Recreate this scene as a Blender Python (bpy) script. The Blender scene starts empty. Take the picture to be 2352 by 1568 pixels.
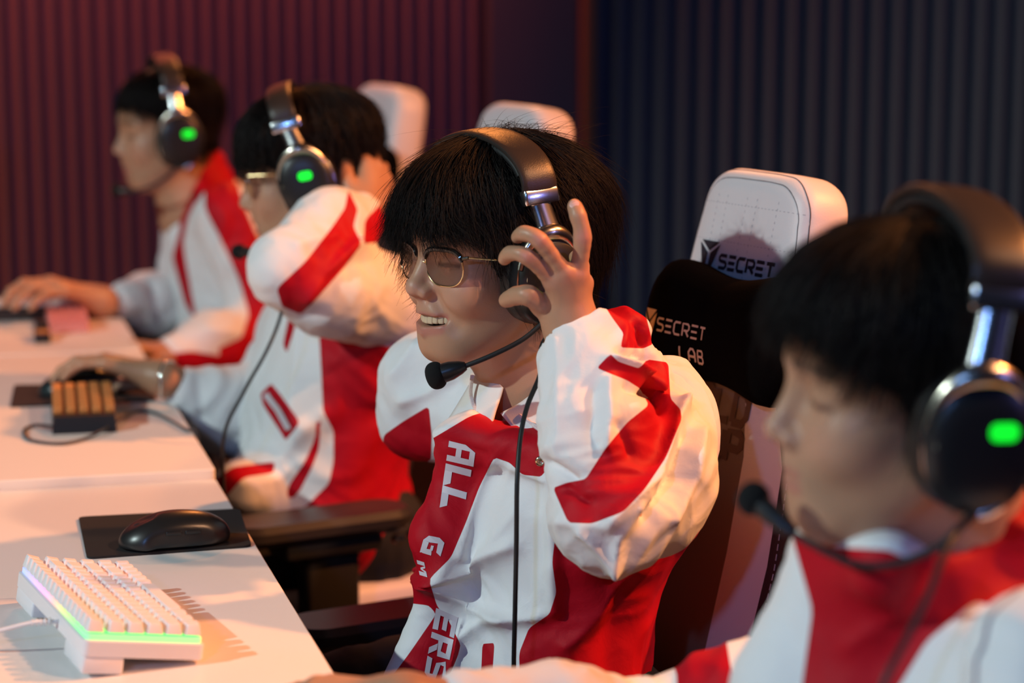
import bpy, math, random
import numpy as np
from mathutils import Vector, Matrix
from mathutils.bvhtree import BVHTree

PI = math.pi
R = math.radians
rng = np.random.default_rng(11)
random.seed(11)
scene = bpy.context.scene
COL = scene.collection

# ---------------------------------------------------------------- camera
CAM_H = 1.39
HEAD, PITCH, FPX = R(14.7), R(9.2), 5227.0
fwd = np.array([math.cos(PITCH)*math.sin(HEAD), math.cos(PITCH)*math.cos(HEAD), -math.sin(PITCH)])
rgt = np.array([math.cos(HEAD), -math.sin(HEAD), 0.0])
upv = np.cross(rgt, fwd)
CPOS = np.array([0, 0, CAM_H])
cd = bpy.data.cameras.new('camera')
cam = bpy.data.objects.new('camera', cd)
COL.objects.link(cam)
cam.matrix_world = Matrix(((rgt[0], upv[0], -fwd[0], 0), (rgt[1], upv[1], -fwd[1], 0), (rgt[2], upv[2], -fwd[2], CAM_H), (0, 0, 0, 1)))
cd.sensor_width = 36
cd.lens = 36*FPX/2352
cd.clip_start = 0.05
cd.dof.use_dof = True
cd.dof.focus_distance = 2.46
cd.dof.aperture_fstop = 3.0
scene.camera = cam

# ---------------------------------------------------------------- world, exposure
scene.view_settings.view_transform = 'Standard'
scene.view_settings.look = 'None'
scene.view_settings.exposure = 0.0
scene.view_settings.gamma = 1
w = bpy.data.worlds.new('room_air')
scene.world = w
w.use_nodes = True
w.node_tree.nodes['Background'].inputs[0].default_value = (0.25, 0.30, 0.50, 1)
w.node_tree.nodes['Background'].inputs[1].default_value = 0.02

def lamp(name, kind, loc, target, power, color, size=0.3, spot=60, blend=0.5, size_y=None):
    d = bpy.data.lights.new(name, kind)
    d.energy = power
    d.color = color
    if kind == 'AREA':
        d.shape = 'RECTANGLE'
        d.size = size
        d.size_y = size_y or size
    else:
        d.shadow_soft_size = size
    if kind == 'SPOT':
        d.spot_size = R(spot)
        d.spot_blend = blend
    o = bpy.data.objects.new(name, d)
    COL.objects.link(o)
    o.location = loc
    v = Vector(target)-Vector(loc)
    o.rotation_euler = v.to_track_quat('-Z', 'Y').to_euler()
    return o

# warm stage lights high on the players' back side, cool light from the screens' side, red and blue wall washes
lamp('warm_stage_light', 'SPOT', (3.4, 1.9, 3.4), (0.4, 2.8, 0.8), 780, (1.0, 0.32, 0.08), size=0.06, spot=80)
lamp('warm_back_light', 'SPOT', (1.3, 5.9, 3.1), (0.6, 2.6, 1.0), 110, (1.0, 0.31, 0.07), size=0.10, spot=70)
lamp('cool_key_light', 'SPOT', (-3.2, 1.4, 3.1), (0.7, 2.5, 0.9), 460, (0.80, 0.98, 0.97), size=0.05, spot=60)
lamp('warm_desk_fill', 'SPOT', (2.6, 0.5, 3.4), (0.1, 2.7, 0.74), 330, (1.0, 0.50, 0.26), size=0.06, spot=34, blend=0.8)  # added spot close to the stage light, only to brighten the desks
lamp('blue_side_light', 'SPOT', (-1.2, -0.8, 2.3), (1.0, 3.0, 0.8), 85, (0.20, 0.42, 1.0), size=0.08, spot=60)
lamp('violet_side_fill', 'SPOT', (3.2, -0.6, 1.9), (1.0, 2.9, 0.9), 60, (0.28, 0.30, 1.0), size=0.10, spot=50)  # added violet fill for the shaded chair sides and backs
lamp('red_wall_wash', 'AREA', (0.30, 5.92, 2.25), (0.30, 6.22, 1.2), 30, (1.0, 0.17, 0.09), size=2.0, size_y=0.05)
lamp('violet_wall_wash', 'SPOT', (-0.8, 4.4, 2.9), (0.1, 6.4, 0.9), 14, (0.35, 0.35, 1.0), size=0.1, spot=90, blend=1.0)
lamp('blue_wall_wash', 'SPOT', (2.6, 4.6, 2.9), (2.4, 6.4, 0.9), 13, (0.42, 0.50, 1.0), size=0.1, spot=120, blend=1.0)

# ---------------------------------------------------------------- small toolkit
def ray(x, y):
    return fwd+rgt*((x-1176)/FPX)-upv*((y-784)/FPX)
def PY(x, y, Y):                  # the point of a sight line on the plane at depth Y of the row
    d = ray(x, y)
    return CPOS+d*(Y/d[1])
def PZ(x, y, Z):
    d = ray(x, y)
    return CPOS+d*((Z-CAM_H)/d[2])
def proj(V):
    q = np.asarray(V)-CPOS
    z = q@fwd
    return np.stack([1176+FPX*(q@rgt)/z, 784-FPX*(q@upv)/z], -1)

def Rz(t): c, s = math.cos(t), math.sin(t); return np.array([[c, -s, 0], [s, c, 0], [0, 0, 1.]])
def Ry(t): c, s = math.cos(t), math.sin(t); return np.array([[c, 0, s], [0, 1., 0], [-s, 0, c]])
def Rx(t): c, s = math.cos(t), math.sin(t); return np.array([[1., 0, 0], [0, c, -s], [0, s, c]])
R0 = np.diag([-1., -1., 1.])

def M4(Rm, t):
    m = Matrix.Identity(4)
    for i in range(3):
        for j in range(3):
            m[i][j] = float(Rm[i][j])
        m[i][3] = float(t[i])
    return m

MATS = {}
def nodes_of(m):
    return m.node_tree.nodes, m.node_tree.links
def mat(name, col, rough=0.5, metal=0.0, bump=0.0, bscale=200.0, emit=None, estr=0.0, sheen=0, coat=0, spec=0.5, trans=0.0, ior=1.45, sss=0.0, alpha=1.0, var=0.0):
    if name in MATS:
        return MATS[name]
    m = bpy.data.materials.new(name)
    m.use_nodes = True
    N, L = nodes_of(m)
    b = N['Principled BSDF']
    b.inputs['Base Color'].default_value = (*col, 1)
    b.inputs['Roughness'].default_value = rough
    b.inputs['Metallic'].default_value = metal
    b.inputs['Specular IOR Level'].default_value = spec
    b.inputs['Sheen Weight'].default_value = sheen
    b.inputs['Coat Weight'].default_value = coat
    b.inputs['Transmission Weight'].default_value = trans
    b.inputs['IOR'].default_value = ior
    b.inputs['Subsurface Weight'].default_value = sss
    b.inputs['Subsurface Radius'].default_value = (1, .35, .2)
    b.inputs['Subsurface Scale'].default_value = 0.006
    b.inputs['Alpha'].default_value = alpha
    if emit:
        b.inputs['Emission Color'].default_value = (*emit, 1)
        b.inputs['Emission Strength'].default_value = estr
    if bump or var:
        tc = N.new('ShaderNodeTexCoord')
        nz = N.new('ShaderNodeTexNoise')
        nz.inputs['Scale'].default_value = bscale
        nz.inputs['Detail'].default_value = 4
        L.new(tc.outputs['Object'], nz.inputs['Vector'])
        if bump:
            bp = N.new('ShaderNodeBump')
            bp.inputs['Strength'].default_value = bump
            bp.inputs['Distance'].default_value = 0.002
            L.new(nz.outputs['Fac'], bp.inputs['Height'])
            L.new(bp.outputs['Normal'], b.inputs['Normal'])
        if var:
            mx = N.new('ShaderNodeMix'); mx.data_type = 'RGBA'
            mx.inputs[6].default_value = (*[c*(1-var) for c in col], 1)
            mx.inputs[7].default_value = (*[min(1, c*(1+var)) for c in col], 1)
            L.new(nz.outputs['Fac'], mx.inputs[0])
            L.new(mx.outputs[2], b.inputs['Base Color'])
    MATS[name] = m
    return m

def mesh_from(name, V, F, m=None, smooth=True):
    me = bpy.data.meshes.new(name)
    V = np.asarray(V, dtype=np.float32)
    if isinstance(F, np.ndarray) and F.ndim == 2:
        n, k = F.shape
        me.vertices.add(len(V)); me.vertices.foreach_set('co', V.ravel())
        me.loops.add(n*k); me.loops.foreach_set('vertex_index', F.ravel().astype(np.int32))
        me.polygons.add(n)
        me.polygons.foreach_set('loop_start', np.arange(0, n*k, k, dtype=np.int32))
        me.update(calc_edges=True)
    else:
        me.from_pydata([tuple(map(float, v)) for v in V], [], [tuple(map(int, f)) for f in F])
        me.update()
    if smooth:
        me.polygons.foreach_set('use_smooth', np.ones(len(me.polygons), dtype=bool))
    if m:
        me.materials.append(m)
    return me

def link(name, me, parent=None, label=None, Mx=None):
    o = bpy.data.objects.new(name, me)
    COL.objects.link(o)
    if parent is not None:
        o.parent = parent
    if Mx is not None:
        o.matrix_local = Mx
    if label:
        o['label'] = label
    return o

def thing(name, label, cat, loc=(0, 0, 0), Rm=None, group=None):
    o = bpy.data.objects.new(name, None)
    o.empty_display_size = 0.05
    COL.objects.link(o)
    o.matrix_world = M4(np.eye(3) if Rm is None else Rm, loc)
    o['label'] = label
    o['category'] = cat
    if group:
        o['group'] = group
    return o
def wl(root):                      # world -> local of a thing, for meshes built in world space
    return np.array(root.matrix_world.inverted())
def tolocal(V, root):
    A = wl(root)
    return np.asarray(V)@A[:3, :3].T+A[:3, 3]

class G:
    """gathers simple solids into one mesh"""
    def __init__(s): s.V = []; s.F = []
    def add(s, V, F):
        n = len(s.V)
        s.V += [tuple(map(float, v)) for v in V]
        s.F += [tuple(i+n for i in f) for f in F]
        return s
    def loft(s, loops, cap=True):
        n = len(loops[0]); V = [p for l in loops for p in l]; F = []
        for i in range(len(loops)-1):
            for j in range(n):
                a, b = i*n+j, i*n+(j+1) % n
                F.append((a, b, b+n, a+n))
        if cap:
            F.append(tuple(range(n-1, -1, -1)))
            F.append(tuple(range((len(loops)-1)*n, len(loops)*n)))
        return s.add(V, F)
    def tube(s, pts, r, n=10, sx=1.0, up=(0, 0, 1)):
        pts = [np.array(p, float) for p in pts]
        rr = r if hasattr(r, '__len__') else [r]*len(pts)
        loops = []
        prev = None
        for i, p in enumerate(pts):
            t = pts[min(i+1, len(pts)-1)]-pts[max(i-1, 0)]
            t = t/(np.linalg.norm(t)+1e-9)
            if prev is None:
                u = np.cross(t, up)
                if np.linalg.norm(u) < 1e-3: u = np.cross(t, (1, 0.01, 0))
            else:
                u = prev-t*(prev@t)
            u /= np.linalg.norm(u); prev = u
            v = np.cross(t, u)
            loops.append([p+(u*math.cos(a)*sx+v*math.sin(a))*rr[i] for a in np.linspace(0, 2*PI, n, endpoint=False)])
        return s.loft(loops)
    def box(s, c, d, Rm=None, bev=0.0, seg=2):
        """rounded box: centre, full size, rotation"""
        hx, hy, hz = [x/2 for x in d]
        bev = min(bev, hx*.98, hy*.98, hz*.98)
        Rm = np.eye(3) if Rm is None else Rm
        c = np.array(c, float)
        if bev <= 0:
            P = [(x, y, z) for z in (-hz, hz) for x, y in ((-hx, -hy), (hx, -hy), (hx, hy), (-hx, hy))]
            F = [(3, 2, 1, 0), (4, 5, 6, 7), (0, 1, 5, 4), (1, 2, 6, 5), (2, 3, 7, 6), (3, 0, 4, 7)]
            return s.add([c+Rm@np.array(p) for p in P], F)
        loops = []
        prof = [(-hz+bev*(1-math.cos(a)), bev*(1-math.sin(a))) for a in np.linspace(0, PI/2, seg+1)]
        prof += [(-z, i) for z, i in prof[::-1]]
        for z, ins in prof:
            lp = []
            for k, (sx_, sy_) in enumerate(((1, 1), (-1, 1), (-1, -1), (1, -1))):
                for a in np.linspace(0, PI/2, seg+2):
                    a2 = a+k*PI/2
                    lp.append((sx_*(hx-bev)+math.cos(a2)*(bev-ins), sy_*(hy-bev)+math.sin(a2)*(bev-ins), z))
            loops.append([c+Rm@np.array(p) for p in lp])
        return s.loft(loops)
    def slab(s, c, d, rad, Rm=None, n=6, top_bev=0.0):
        """flat slab with rounded plan corners"""
        hx, hy, hz = [x/2 for x in d]
        Rm = np.eye(3) if Rm is None else Rm
        c = np.array(c, float)
        def lp(z, ins):
            o = []
            for k, (sx_, sy_) in enumerate(((1, 1), (-1, 1), (-1, -1), (1, -1))):
                for a in np.linspace(0, PI/2, n):
                    a2 = a+k*PI/2
                    o.append(c+Rm@np.array((sx_*(hx-rad)+math.cos(a2)*(rad-ins), sy_*(hy-rad)+math.sin(a2)*(rad-ins), z)))
            return o
        tb = top_bev
        L = [lp(-hz, tb), lp(-hz+tb, 0), lp(hz-tb, 0), lp(hz, tb)] if tb else [lp(-hz, 0), lp(hz, 0)]
        return s.loft(L)
    def lathe(s, prof, c=(0, 0, 0), Rm=None, n=24):
        Rm = np.eye(3) if Rm is None else Rm
        loops = [[np.array(c)+Rm@np.array((r*math.cos(a), r*math.sin(a), z)) for a in np.linspace(0, 2*PI, n, endpoint=False)] for r, z in prof]
        return s.loft(loops)
    def make(s, name, m, parent=None, smooth=True, label=None, angle=40):
        me = mesh_from(name, s.V, s.F, m, smooth)
        if smooth:
            try:
                me.set_sharp_from_angle(angle=R(angle))
            except Exception:
                pass
        return link(name, me, parent, label)

def catmull(P, n=8):
    P = [np.array(p, float) for p in P]
    Q = [2*P[0]-P[1]]+P+[2*P[-1]-P[-2]]
    out = []
    for i in range(1, len(Q)-2):
        for t in np.linspace(0, 1, n, endpoint=False):
            a, b, c, d = Q[i-1:i+3]
            out.append(0.5*((2*b)+(c-a)*t+(2*a-5*b+4*c-d)*t*t+(-a+3*b-3*c+d)*t**3))
    out.append(P[-1])
    return out

# ---------------------------------------------------------------- implicit surfaces (numpy) -> one continuous mesh
def smin(a, b, k):
    if k <= 0: return np.minimum(a, b)
    h = np.maximum(k-np.abs(a-b), 0)/k
    return np.minimum(a, b)-h*h*k*0.25
def smax(a, b, k):
    return -smin(-a, -b, k)

def cone(a, b, ra, rb, k=0.01, mode=0, flat=None):
    a = np.array(a, float); b = np.array(b, float)
    ab = b-a; L2 = ab@ab+1e-12
    if flat is not None:            # (axis, factor): flattened along a direction
        ax = np.array(flat[0], float); ax /= np.linalg.norm(ax); fc = flat[1]
    def f(P):
        q = P-a
        t = np.clip((q@ab)/L2, 0, 1)
        d = q-t[:, None]*ab
        if flat is not None:
            d = d+(d@ax)[:, None]*ax*(1/fc-1)
        return np.sqrt((d*d).sum(1))-(ra+(rb-ra)*t)
    return (f, (a+b)/2, math.sqrt(L2)/2+max(ra, rb), k, mode)
def ell(c, r, Rm=None, k=0.01, mode=0):
    c = np.array(c, float); r = np.array(r, float)
    def f(P):
        q = P-c
        if Rm is not None: q = q@Rm
        k0 = np.sqrt(((q/r)**2).sum(1)); k1 = np.sqrt(((q/(r*r))**2).sum(1))+1e-9
        return k0*(k0-1)/k1
    return (f, c, float(r.max()), k, mode)
def rbox(c, h, rad, Rm=None, k=0.01, mode=0):
    c = np.array(c, float); h = np.array(h, float)-rad
    def f(P):
        q = P-c
        if Rm is not None: q = q@Rm
        q = np.abs(q)-h
        return np.sqrt((np.maximum(q, 0)**2).sum(1))+np.minimum(q.max(1), 0)-rad
    return (f, c, float(np.linalg.norm(h)+rad), k, mode)
def place(prims, Rm, t, s=1.0):
    """rigid move of prims written in a local frame"""
    out = []
    t = np.array(t, float)
    for f, c, r, k, m in prims:
        out.append((lambda P, f=f: f(((P-t)@Rm)/s)*s, t+Rm@(np.array(c)*s), r*s, k*s, m))
    return out

def ev(prims, P, cull=True):
    d = np.full(len(P), 9.0)
    if cull:
        c = (P.min(0)+P.max(0))/2
        br = np.linalg.norm(P.max(0)-c)
    for f, pc, pr, k, mode in prims:
        if cull and np.linalg.norm(c-pc)-pr-br > 0.012+k:
            continue
        v = f(P)
        if mode == 0: d = smin(d, v, k)
        elif mode == 1: d = smax(d, -v, k)
        elif mode == 2: d = smax(d, v, k)
    return d

CO = np.array([(i, j, k) for i in (0, 1) for j in (0, 1) for k in (0, 1)])
EDG = [(a, b) for a in range(8) for b in range(a+1, 8) if np.abs(CO[a]-CO[b]).sum() == 1]
def mesh_sdf(prims, h, n=14, lo=None, hi=None, slack=1.25):
    cs = [(p[1], p[2]) for p in prims if p[4] == 0]
    if lo is None: lo = np.min([c-r for c, r in cs], 0)-0.02
    if hi is None: hi = np.max([c+r for c, r in cs], 0)+0.02
    B = n*h
    nb = np.ceil((hi-lo)/B).astype(int)
    gi = np.stack(np.meshgrid(*[np.arange(k) for k in nb], indexing='ij'), -1).reshape(-1, 3)
    ctr = lo+(gi+0.5)*B
    dd = ev(prims, ctr, cull=False)
    act = gi[np.abs(dd) < B*0.87*slack]
    m = n+2
    loc = np.stack(np.meshgrid(*[np.arange(m)]*3, indexing='ij'), -1).reshape(-1, 3)
    VK, VP, QK = [], [], []
    big = np.int64(1 << 20)
    for g in act:
        base = g*n-1
        P = lo+(base+loc)*h
        D = ev(prims, P)
        if D.min() > 0 or D.max() < 0: continue
        D = D.reshape(m, m, m)
        S = D < 0
        cnt = np.zeros((m-1,)*3, int)
        for a, b, c in CO:
            cnt += S[a:m-1+a, b:m-1+b, c:m-1+c]
        cells = np.argwhere((cnt > 0) & (cnt < 8))
        if len(cells) == 0: continue
        val = np.stack([D[cells[:, 0]+a, cells[:, 1]+b, cells[:, 2]+c] for a, b, c in CO], 1)
        acc = np.zeros((len(cells), 3)); num = np.zeros(len(cells))
        for a, b in EDG:
            va, vb = val[:, a], val[:, b]
            x = (va < 0) != (vb < 0)
            t = np.where(x, va/(va-vb+1e-20), 0)
            acc += np.where(x[:, None], CO[a]+(CO[b]-CO[a])*t[:, None], 0)
            num += x
        pos = lo+(base+cells+acc/num[:, None])*h
        gc = base+cells+1
        VK.append((gc[:, 0].astype(np.int64)*big+gc[:, 1])*big+gc[:, 2]); VP.append(pos)
        for ax in range(3):
            sl0 = [slice(1, m-1)]*3; sl1 = [slice(1, m-1)]*3
            sl1[ax] = slice(2, m)
            A, Bs = S[tuple(sl0)], S[tuple(sl1)]
            for flip, msk in ((False, A & ~Bs), (True, ~A & Bs)):
                e = np.argwhere(msk)
                if len(e) == 0: continue
                e = e+1+base+1
                u = (ax+1) % 3; v = (ax+2) % 3
                du = np.zeros(3, int); du[u] = 1
                dv = np.zeros(3, int); dv[v] = 1
                q = [e-du-dv, e-dv, e, e-du]
                if flip: q = q[::-1]
                QK.append(np.stack([(c[:, 0].astype(np.int64)*big+c[:, 1])*big+c[:, 2] for c in q], 1))
    VK = np.concatenate(VK); VP = np.concatenate(VP); QK = np.concatenate(QK)
    uk, idx = np.unique(VK, return_index=True)
    V = VP[idx]
    ii = np.searchsorted(uk, QK)
    ii = np.clip(ii, 0, len(uk)-1)
    ok = (uk[ii] == QK).all(1)
    F = ii[ok]
    # keep the one largest connected surface
    lab = np.arange(len(V))
    for _ in range(400):
        mn = lab[F].min(1)
        new = lab.copy()
        for i in range(4): np.minimum.at(new, F[:, i], mn)
        new = new[new]
        if (new == lab).all(): break
        lab = new
    big_ = np.bincount(lab).argmax()
    keep = lab == big_
    rm = np.cumsum(keep)-1
    F = F[keep[F[:, 0]]]
    return V[keep], rm[F]

def vnormals(V, F):
    a = V[F[:, 2]]-V[F[:, 0]]; b = V[F[:, 3]]-V[F[:, 1]]
    fn = np.cross(a, b)
    N = np.zeros_like(V)
    for i in range(4):
        np.add.at(N, F[:, i], fn)
    return N/(np.linalg.norm(N, axis=1)[:, None]+1e-12)
def relax(V, F, it=1, lam=0.5):
    for _ in range(it):
        A = np.zeros_like(V); n = np.zeros(len(V))
        for i in range(4):
            j = F[:, (i+1) % 4]; k = F[:, (i+3) % 4]
            np.add.at(A, F[:, i], V[j]+V[k]); np.add.at(n, F[:, i], 2)
        V = V+(A/np.maximum(n, 1)[:, None]-V)*lam
    return V

# gradient noise in numpy
_perm = np.random.default_rng(5).permutation(256)
_grad = np.random.default_rng(6).normal(size=(256, 3)); _grad /= np.linalg.norm(_grad, axis=1)[:, None]
def pnoise(P):
    i = np.floor(P).astype(int); f = P-i
    u = f*f*f*(f*(f*6-15)+10)
    def gr(dx, dy, dz):
        h = _perm[(_perm[(_perm[(i[:, 0]+dx) & 255]+i[:, 1]+dy) & 255]+i[:, 2]+dz) & 255]
        return (_grad[h]*(f-np.array([dx, dy, dz]))).sum(1)
    x00 = gr(0, 0, 0)*(1-u[:, 0])+gr(1, 0, 0)*u[:, 0]
    x10 = gr(0, 1, 0)*(1-u[:, 0])+gr(1, 1, 0)*u[:, 0]
    x01 = gr(0, 0, 1)*(1-u[:, 0])+gr(1, 0, 1)*u[:, 0]
    x11 = gr(0, 1, 1)*(1-u[:, 0])+gr(1, 1, 1)*u[:, 0]
    y0 = x00*(1-u[:, 1])+x10*u[:, 1]; y1 = x01*(1-u[:, 1])+x11*u[:, 1]
    return y0*(1-u[:, 2])+y1*u[:, 2]

def poly_sd(Q, poly):
    """signed distance (positive inside) of 2-D points to a polygon"""
    poly = np.array(poly, float); n = len(poly)
    d = np.full(len(Q), 1e18); s = np.ones(len(Q))
    for i in range(n):
        a, b = poly[i], poly[(i+1) % n]
        e = b-a; w_ = Q-a
        t = np.clip((w_@e)/(e@e+1e-12), 0, 1)
        dd = w_-t[:, None]*e
        d = np.minimum(d, (dd*dd).sum(1))
        c1 = Q[:, 1] >= a[1]; c2 = Q[:, 1] < b[1]; c3 = e[0]*w_[:, 1] > e[1]*w_[:, 0]
        flip = (c1 & c2 & c3) | (~c1 & ~c2 & ~c3)
        s = np.where(flip, -s, s)
    return -s*np.sqrt(d)
def line_d(Q, pl):
    pl = np.array(pl, float)
    d = np.full(len(Q), 1e18)
    for a, b in zip(pl[:-1], pl[1:]):
        e = b-a; w_ = Q-a
        t = np.clip((w_@e)/(e@e+1e-12), 0, 1)
        dd = w_-t[:, None]*e
        d = np.minimum(d, (dd*dd).sum(1))
    return np.sqrt(d)
def set_attr(me, name, vals):
    a = me.attributes.new(name, 'FLOAT', 'POINT')
    a.data.foreach_set('value', np.asarray(vals, dtype=np.float32))
def set_col(me, name, vals):
    a = me.attributes.new(name, 'FLOAT_COLOR', 'POINT')
    c = np.ones((len(vals), 4), dtype=np.float32); c[:, :3] = vals
    a.data.foreach_set('color', c.ravel())
# ---------------------------------------------------------------- people: shared materials
def skin_mat():
    m = mat('skin', (0.62, 0.36, 0.25), rough=0.42, sss=0.10, spec=0.45)
    N, L = nodes_of(m)
    b = N['Principled BSDF']
    at = N.new('ShaderNodeAttribute'); at.attribute_name = 'tone'
    L.new(at.outputs['Color'], b.inputs['Base Color'])
    tc = N.new('ShaderNodeTexCoord'); nz = N.new('ShaderNodeTexNoise')
    nz.inputs['Scale'].default_value = 900; nz.inputs['Detail'].default_value = 3
    L.new(tc.outputs['Object'], nz.inputs['Vector'])
    bp = N.new('ShaderNodeBump'); bp.inputs['Strength'].default_value = 0.25; bp.inputs['Distance'].default_value = 0.0006
    L.new(nz.outputs['Fac'], bp.inputs['Height']); L.new(bp.outputs['Normal'], b.inputs['Normal'])
    return m
SKIN = skin_mat()
HAIR = mat('black_hair', (0.008, 0.005, 0.004), rough=0.55, spec=0.18)

def jacket_mat():
    m = mat('nylon_jacket', (0.8, 0.8, 0.8), rough=0.62, sheen=0.0, spec=0.22)
    N, L = nodes_of(m)
    b = N['Principled BSDF']
    at = N.new('ShaderNodeAttribute'); at.attribute_name = 'red_panel'
    mr = N.new('ShaderNodeMapRange'); mr.inputs[1].default_value = -0.6; mr.inputs[2].default_value = 0.6
    L.new(at.outputs['Fac'], mr.inputs[0])
    mx = N.new('ShaderNodeMix'); mx.data_type = 'RGBA'
    mx.inputs[6].default_value = (0.80, 0.79, 0.78, 1); mx.inputs[7].default_value = (0.46, 0.002, 0.012, 1)
    L.new(mr.outputs[0], mx.inputs[0]); L.new(mx.outputs[2], b.inputs['Base Color'])
    tc = N.new('ShaderNodeTexCoord'); nz = N.new('ShaderNodeTexNoise')
    nz.inputs['Scale'].default_value = 28; nz.inputs['Detail'].default_value = 5; nz.inputs['Distortion'].default_value = 0.6
    L.new(tc.outputs['Object'], nz.inputs['Vector'])
    wv = N.new('ShaderNodeTexNoise'); wv.inputs['Scale'].default_value = 1500
    L.new(tc.outputs['Object'], wv.inputs['Vector'])
    b1 = N.new('ShaderNodeBump'); b1.inputs['Strength'].default_value = 0.35; b1.inputs['Distance'].default_value = 0.006
    b2 = N.new('ShaderNodeBump'); b2.inputs['Strength'].default_value = 0.15; b2.inputs['Distance'].default_value = 0.0005
    L.new(nz.outputs['Fac'], b1.inputs['Height']); L.new(wv.outputs['Fac'], b2.inputs['Height'])
    L.new(b1.outputs['Normal'], b2.inputs['Normal']); L.new(b2.outputs['Normal'], b.inputs['Normal'])
    return m
JACKET = jacket_mat()
TROUSER = mat('black_trousers', (0.012, 0.012, 0.014), rough=0.8, bump=0.3, bscale=60)
SHOE = mat('white_trainers', (0.6, 0.6, 0.6), rough=0.5)
TEETH = mat('teeth', (0.60, 0.48, 0.31), rough=0.25, spec=0.6)
EYE = mat('eye', (0.75, 0.73, 0.70), rough=0.15, coat=0.5)
IRIS = mat('iris', (0.02, 0.012, 0.008), rough=0.1, coat=1)

# ---------------------------------------------------------------- the head, in its own frame: x forward, y left, z up, origin between the ears
def head_prims(smile=False, eyes='open'):
    P = [ell((-0.004, 0, 0.050), (0.099, 0.077, 0.090), k=0.01),
         ell((0.036, 0, 0.045), (0.062, 0.064, 0.062), k=0.02),
         ell((0.036, 0, -0.018), (0.060, 0.0645, 0.066), k=0.025),
         ell((0.032, 0, -0.062), (0.056, 0.052, 0.043), k=0.025),
         cone((0.075, 0.010, -0.089), (0.075, -0.010, -0.089), 0.0165, 0.0165, k=0.028),
         ell((0.070, 0, -0.048), (0.028, 0.034, 0.036), k=0.02)]
    for s in (1, -1):
        P += [ell((0.060, s*0.040, -0.020), (0.026, 0.024, 0.027), k=0.02),
              cone((0.090, s*0.012, 0.034), (0.070, s*0.050, 0.030), 0.009, 0.008, k=0.016),
              cone((0.010, s*0.052, -0.045), (0.060, s*0.026, -0.088), 0.016, 0.013, k=0.03),
              ell((0.101, s*0.031, 0.010), (0.016, 0.018, 0.013), k=0.014, mode=1),
              ell((0.0765, s*0.0315, 0.009), (0.0145, 0.0165, 0.0145), k=0.005),
              cone((0.0825, s*0.020, 0.0215), (0.0740, s*0.048, 0.0195), 0.0055, 0.005, k=0.010),
              ell((-0.004, s*0.079, -0.002), (0.017, 0.007, 0.030), Rm=Rz(s*0.35), k=0.008),
              ell((-0.002, s*0.088, 0.000), (0.009, 0.006, 0.018), k=0.004, mode=1)]
        if eyes == 'open':
            P += [ell((0.0925, s*0.0320, 0.0085), (0.009, 0.0125, 0.0042), Rm=Rx(s*0.10), k=0.0015, mode=1)]
        else:
            P += [cone((0.0905, s*0.022, 0.0020), (0.0845, s*0.0445, 0.0030), 0.0012, 0.0010, k=0.0015, mode=1)]
    # nose
    P += [cone((0.091, 0, 0.020), (0.1075, 0, -0.016), 0.0065, 0.0085, k=0.012),
          ell((0.1085, 0, -0.0215), (0.0105, 0.0110, 0.0092), k=0.008)]
    for s in (1, -1):
        P += [ell((0.0985, s*0.0130, -0.0265), (0.0110, 0.0070, 0.0082), k=0.006),
              ell((0.1045, s*0.0072, -0.0345), (0.0055, 0.0034, 0.0040), k=0.002, mode=1)]
    P += [cone((0.102, 0, -0.032), (0.0965, 0, -0.044), 0.0035, 0.005, k=0.008)]
    # mouth
    if smile:
        P += [cone((0.0955, 0.0, -0.0475), (0.0780, 0.0330, -0.0500), 0.0050, 0.0035, k=0.007),
              cone((0.0955, 0.0, -0.0475), (0.0780, -0.0330, -0.0500), 0.0050, 0.0035, k=0.007),
              cone((0.0925, 0.0, -0.0695), (0.0780, 0.0300, -0.0620), 0.0068, 0.0035, k=0.006),
              cone((0.0925, 0.0, -0.0695), (0.0780, -0.0300, -0.0620), 0.0068, 0.0035, k=0.006),
              ell((0.0960, 0, -0.0578), (0.0230, 0.0310, 0.0066), k=0.002, mode=1)]
        for s in (1, -1):     # smile lines
            P += [cone((0.0945, s*0.0225, -0.032), (0.0835, s*0.0440, -0.060), 0.0040, 0.0045, k=0.016, mode=1), ell((0.0640, s*0.0440, -0.026), (0.022, 0.020, 0.018), k=0.018)]
    else:
        P += [cone((0.0955, 0.0, -0.0500), (0.0815, 0.0240, -0.0545), 0.0056, 0.0030, k=0.006),
              cone((0.0955, 0.0, -0.0500), (0.0815, -0.0240, -0.0545), 0.0056, 0.0030, k=0.006),
              cone((0.0925, 0.0, -0.0645), (0.0815, 0.0220, -0.0590), 0.0066, 0.0030, k=0.005),
              cone((0.0925, 0.0, -0.0645), (0.0815, -0.0220, -0.0590), 0.0066, 0.0030, k=0.005),
              ell((0.1030, 0, -0.0572), (0.0170, 0.0230, 0.0011), k=0.0015, mode=1)]
    return P

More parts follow.
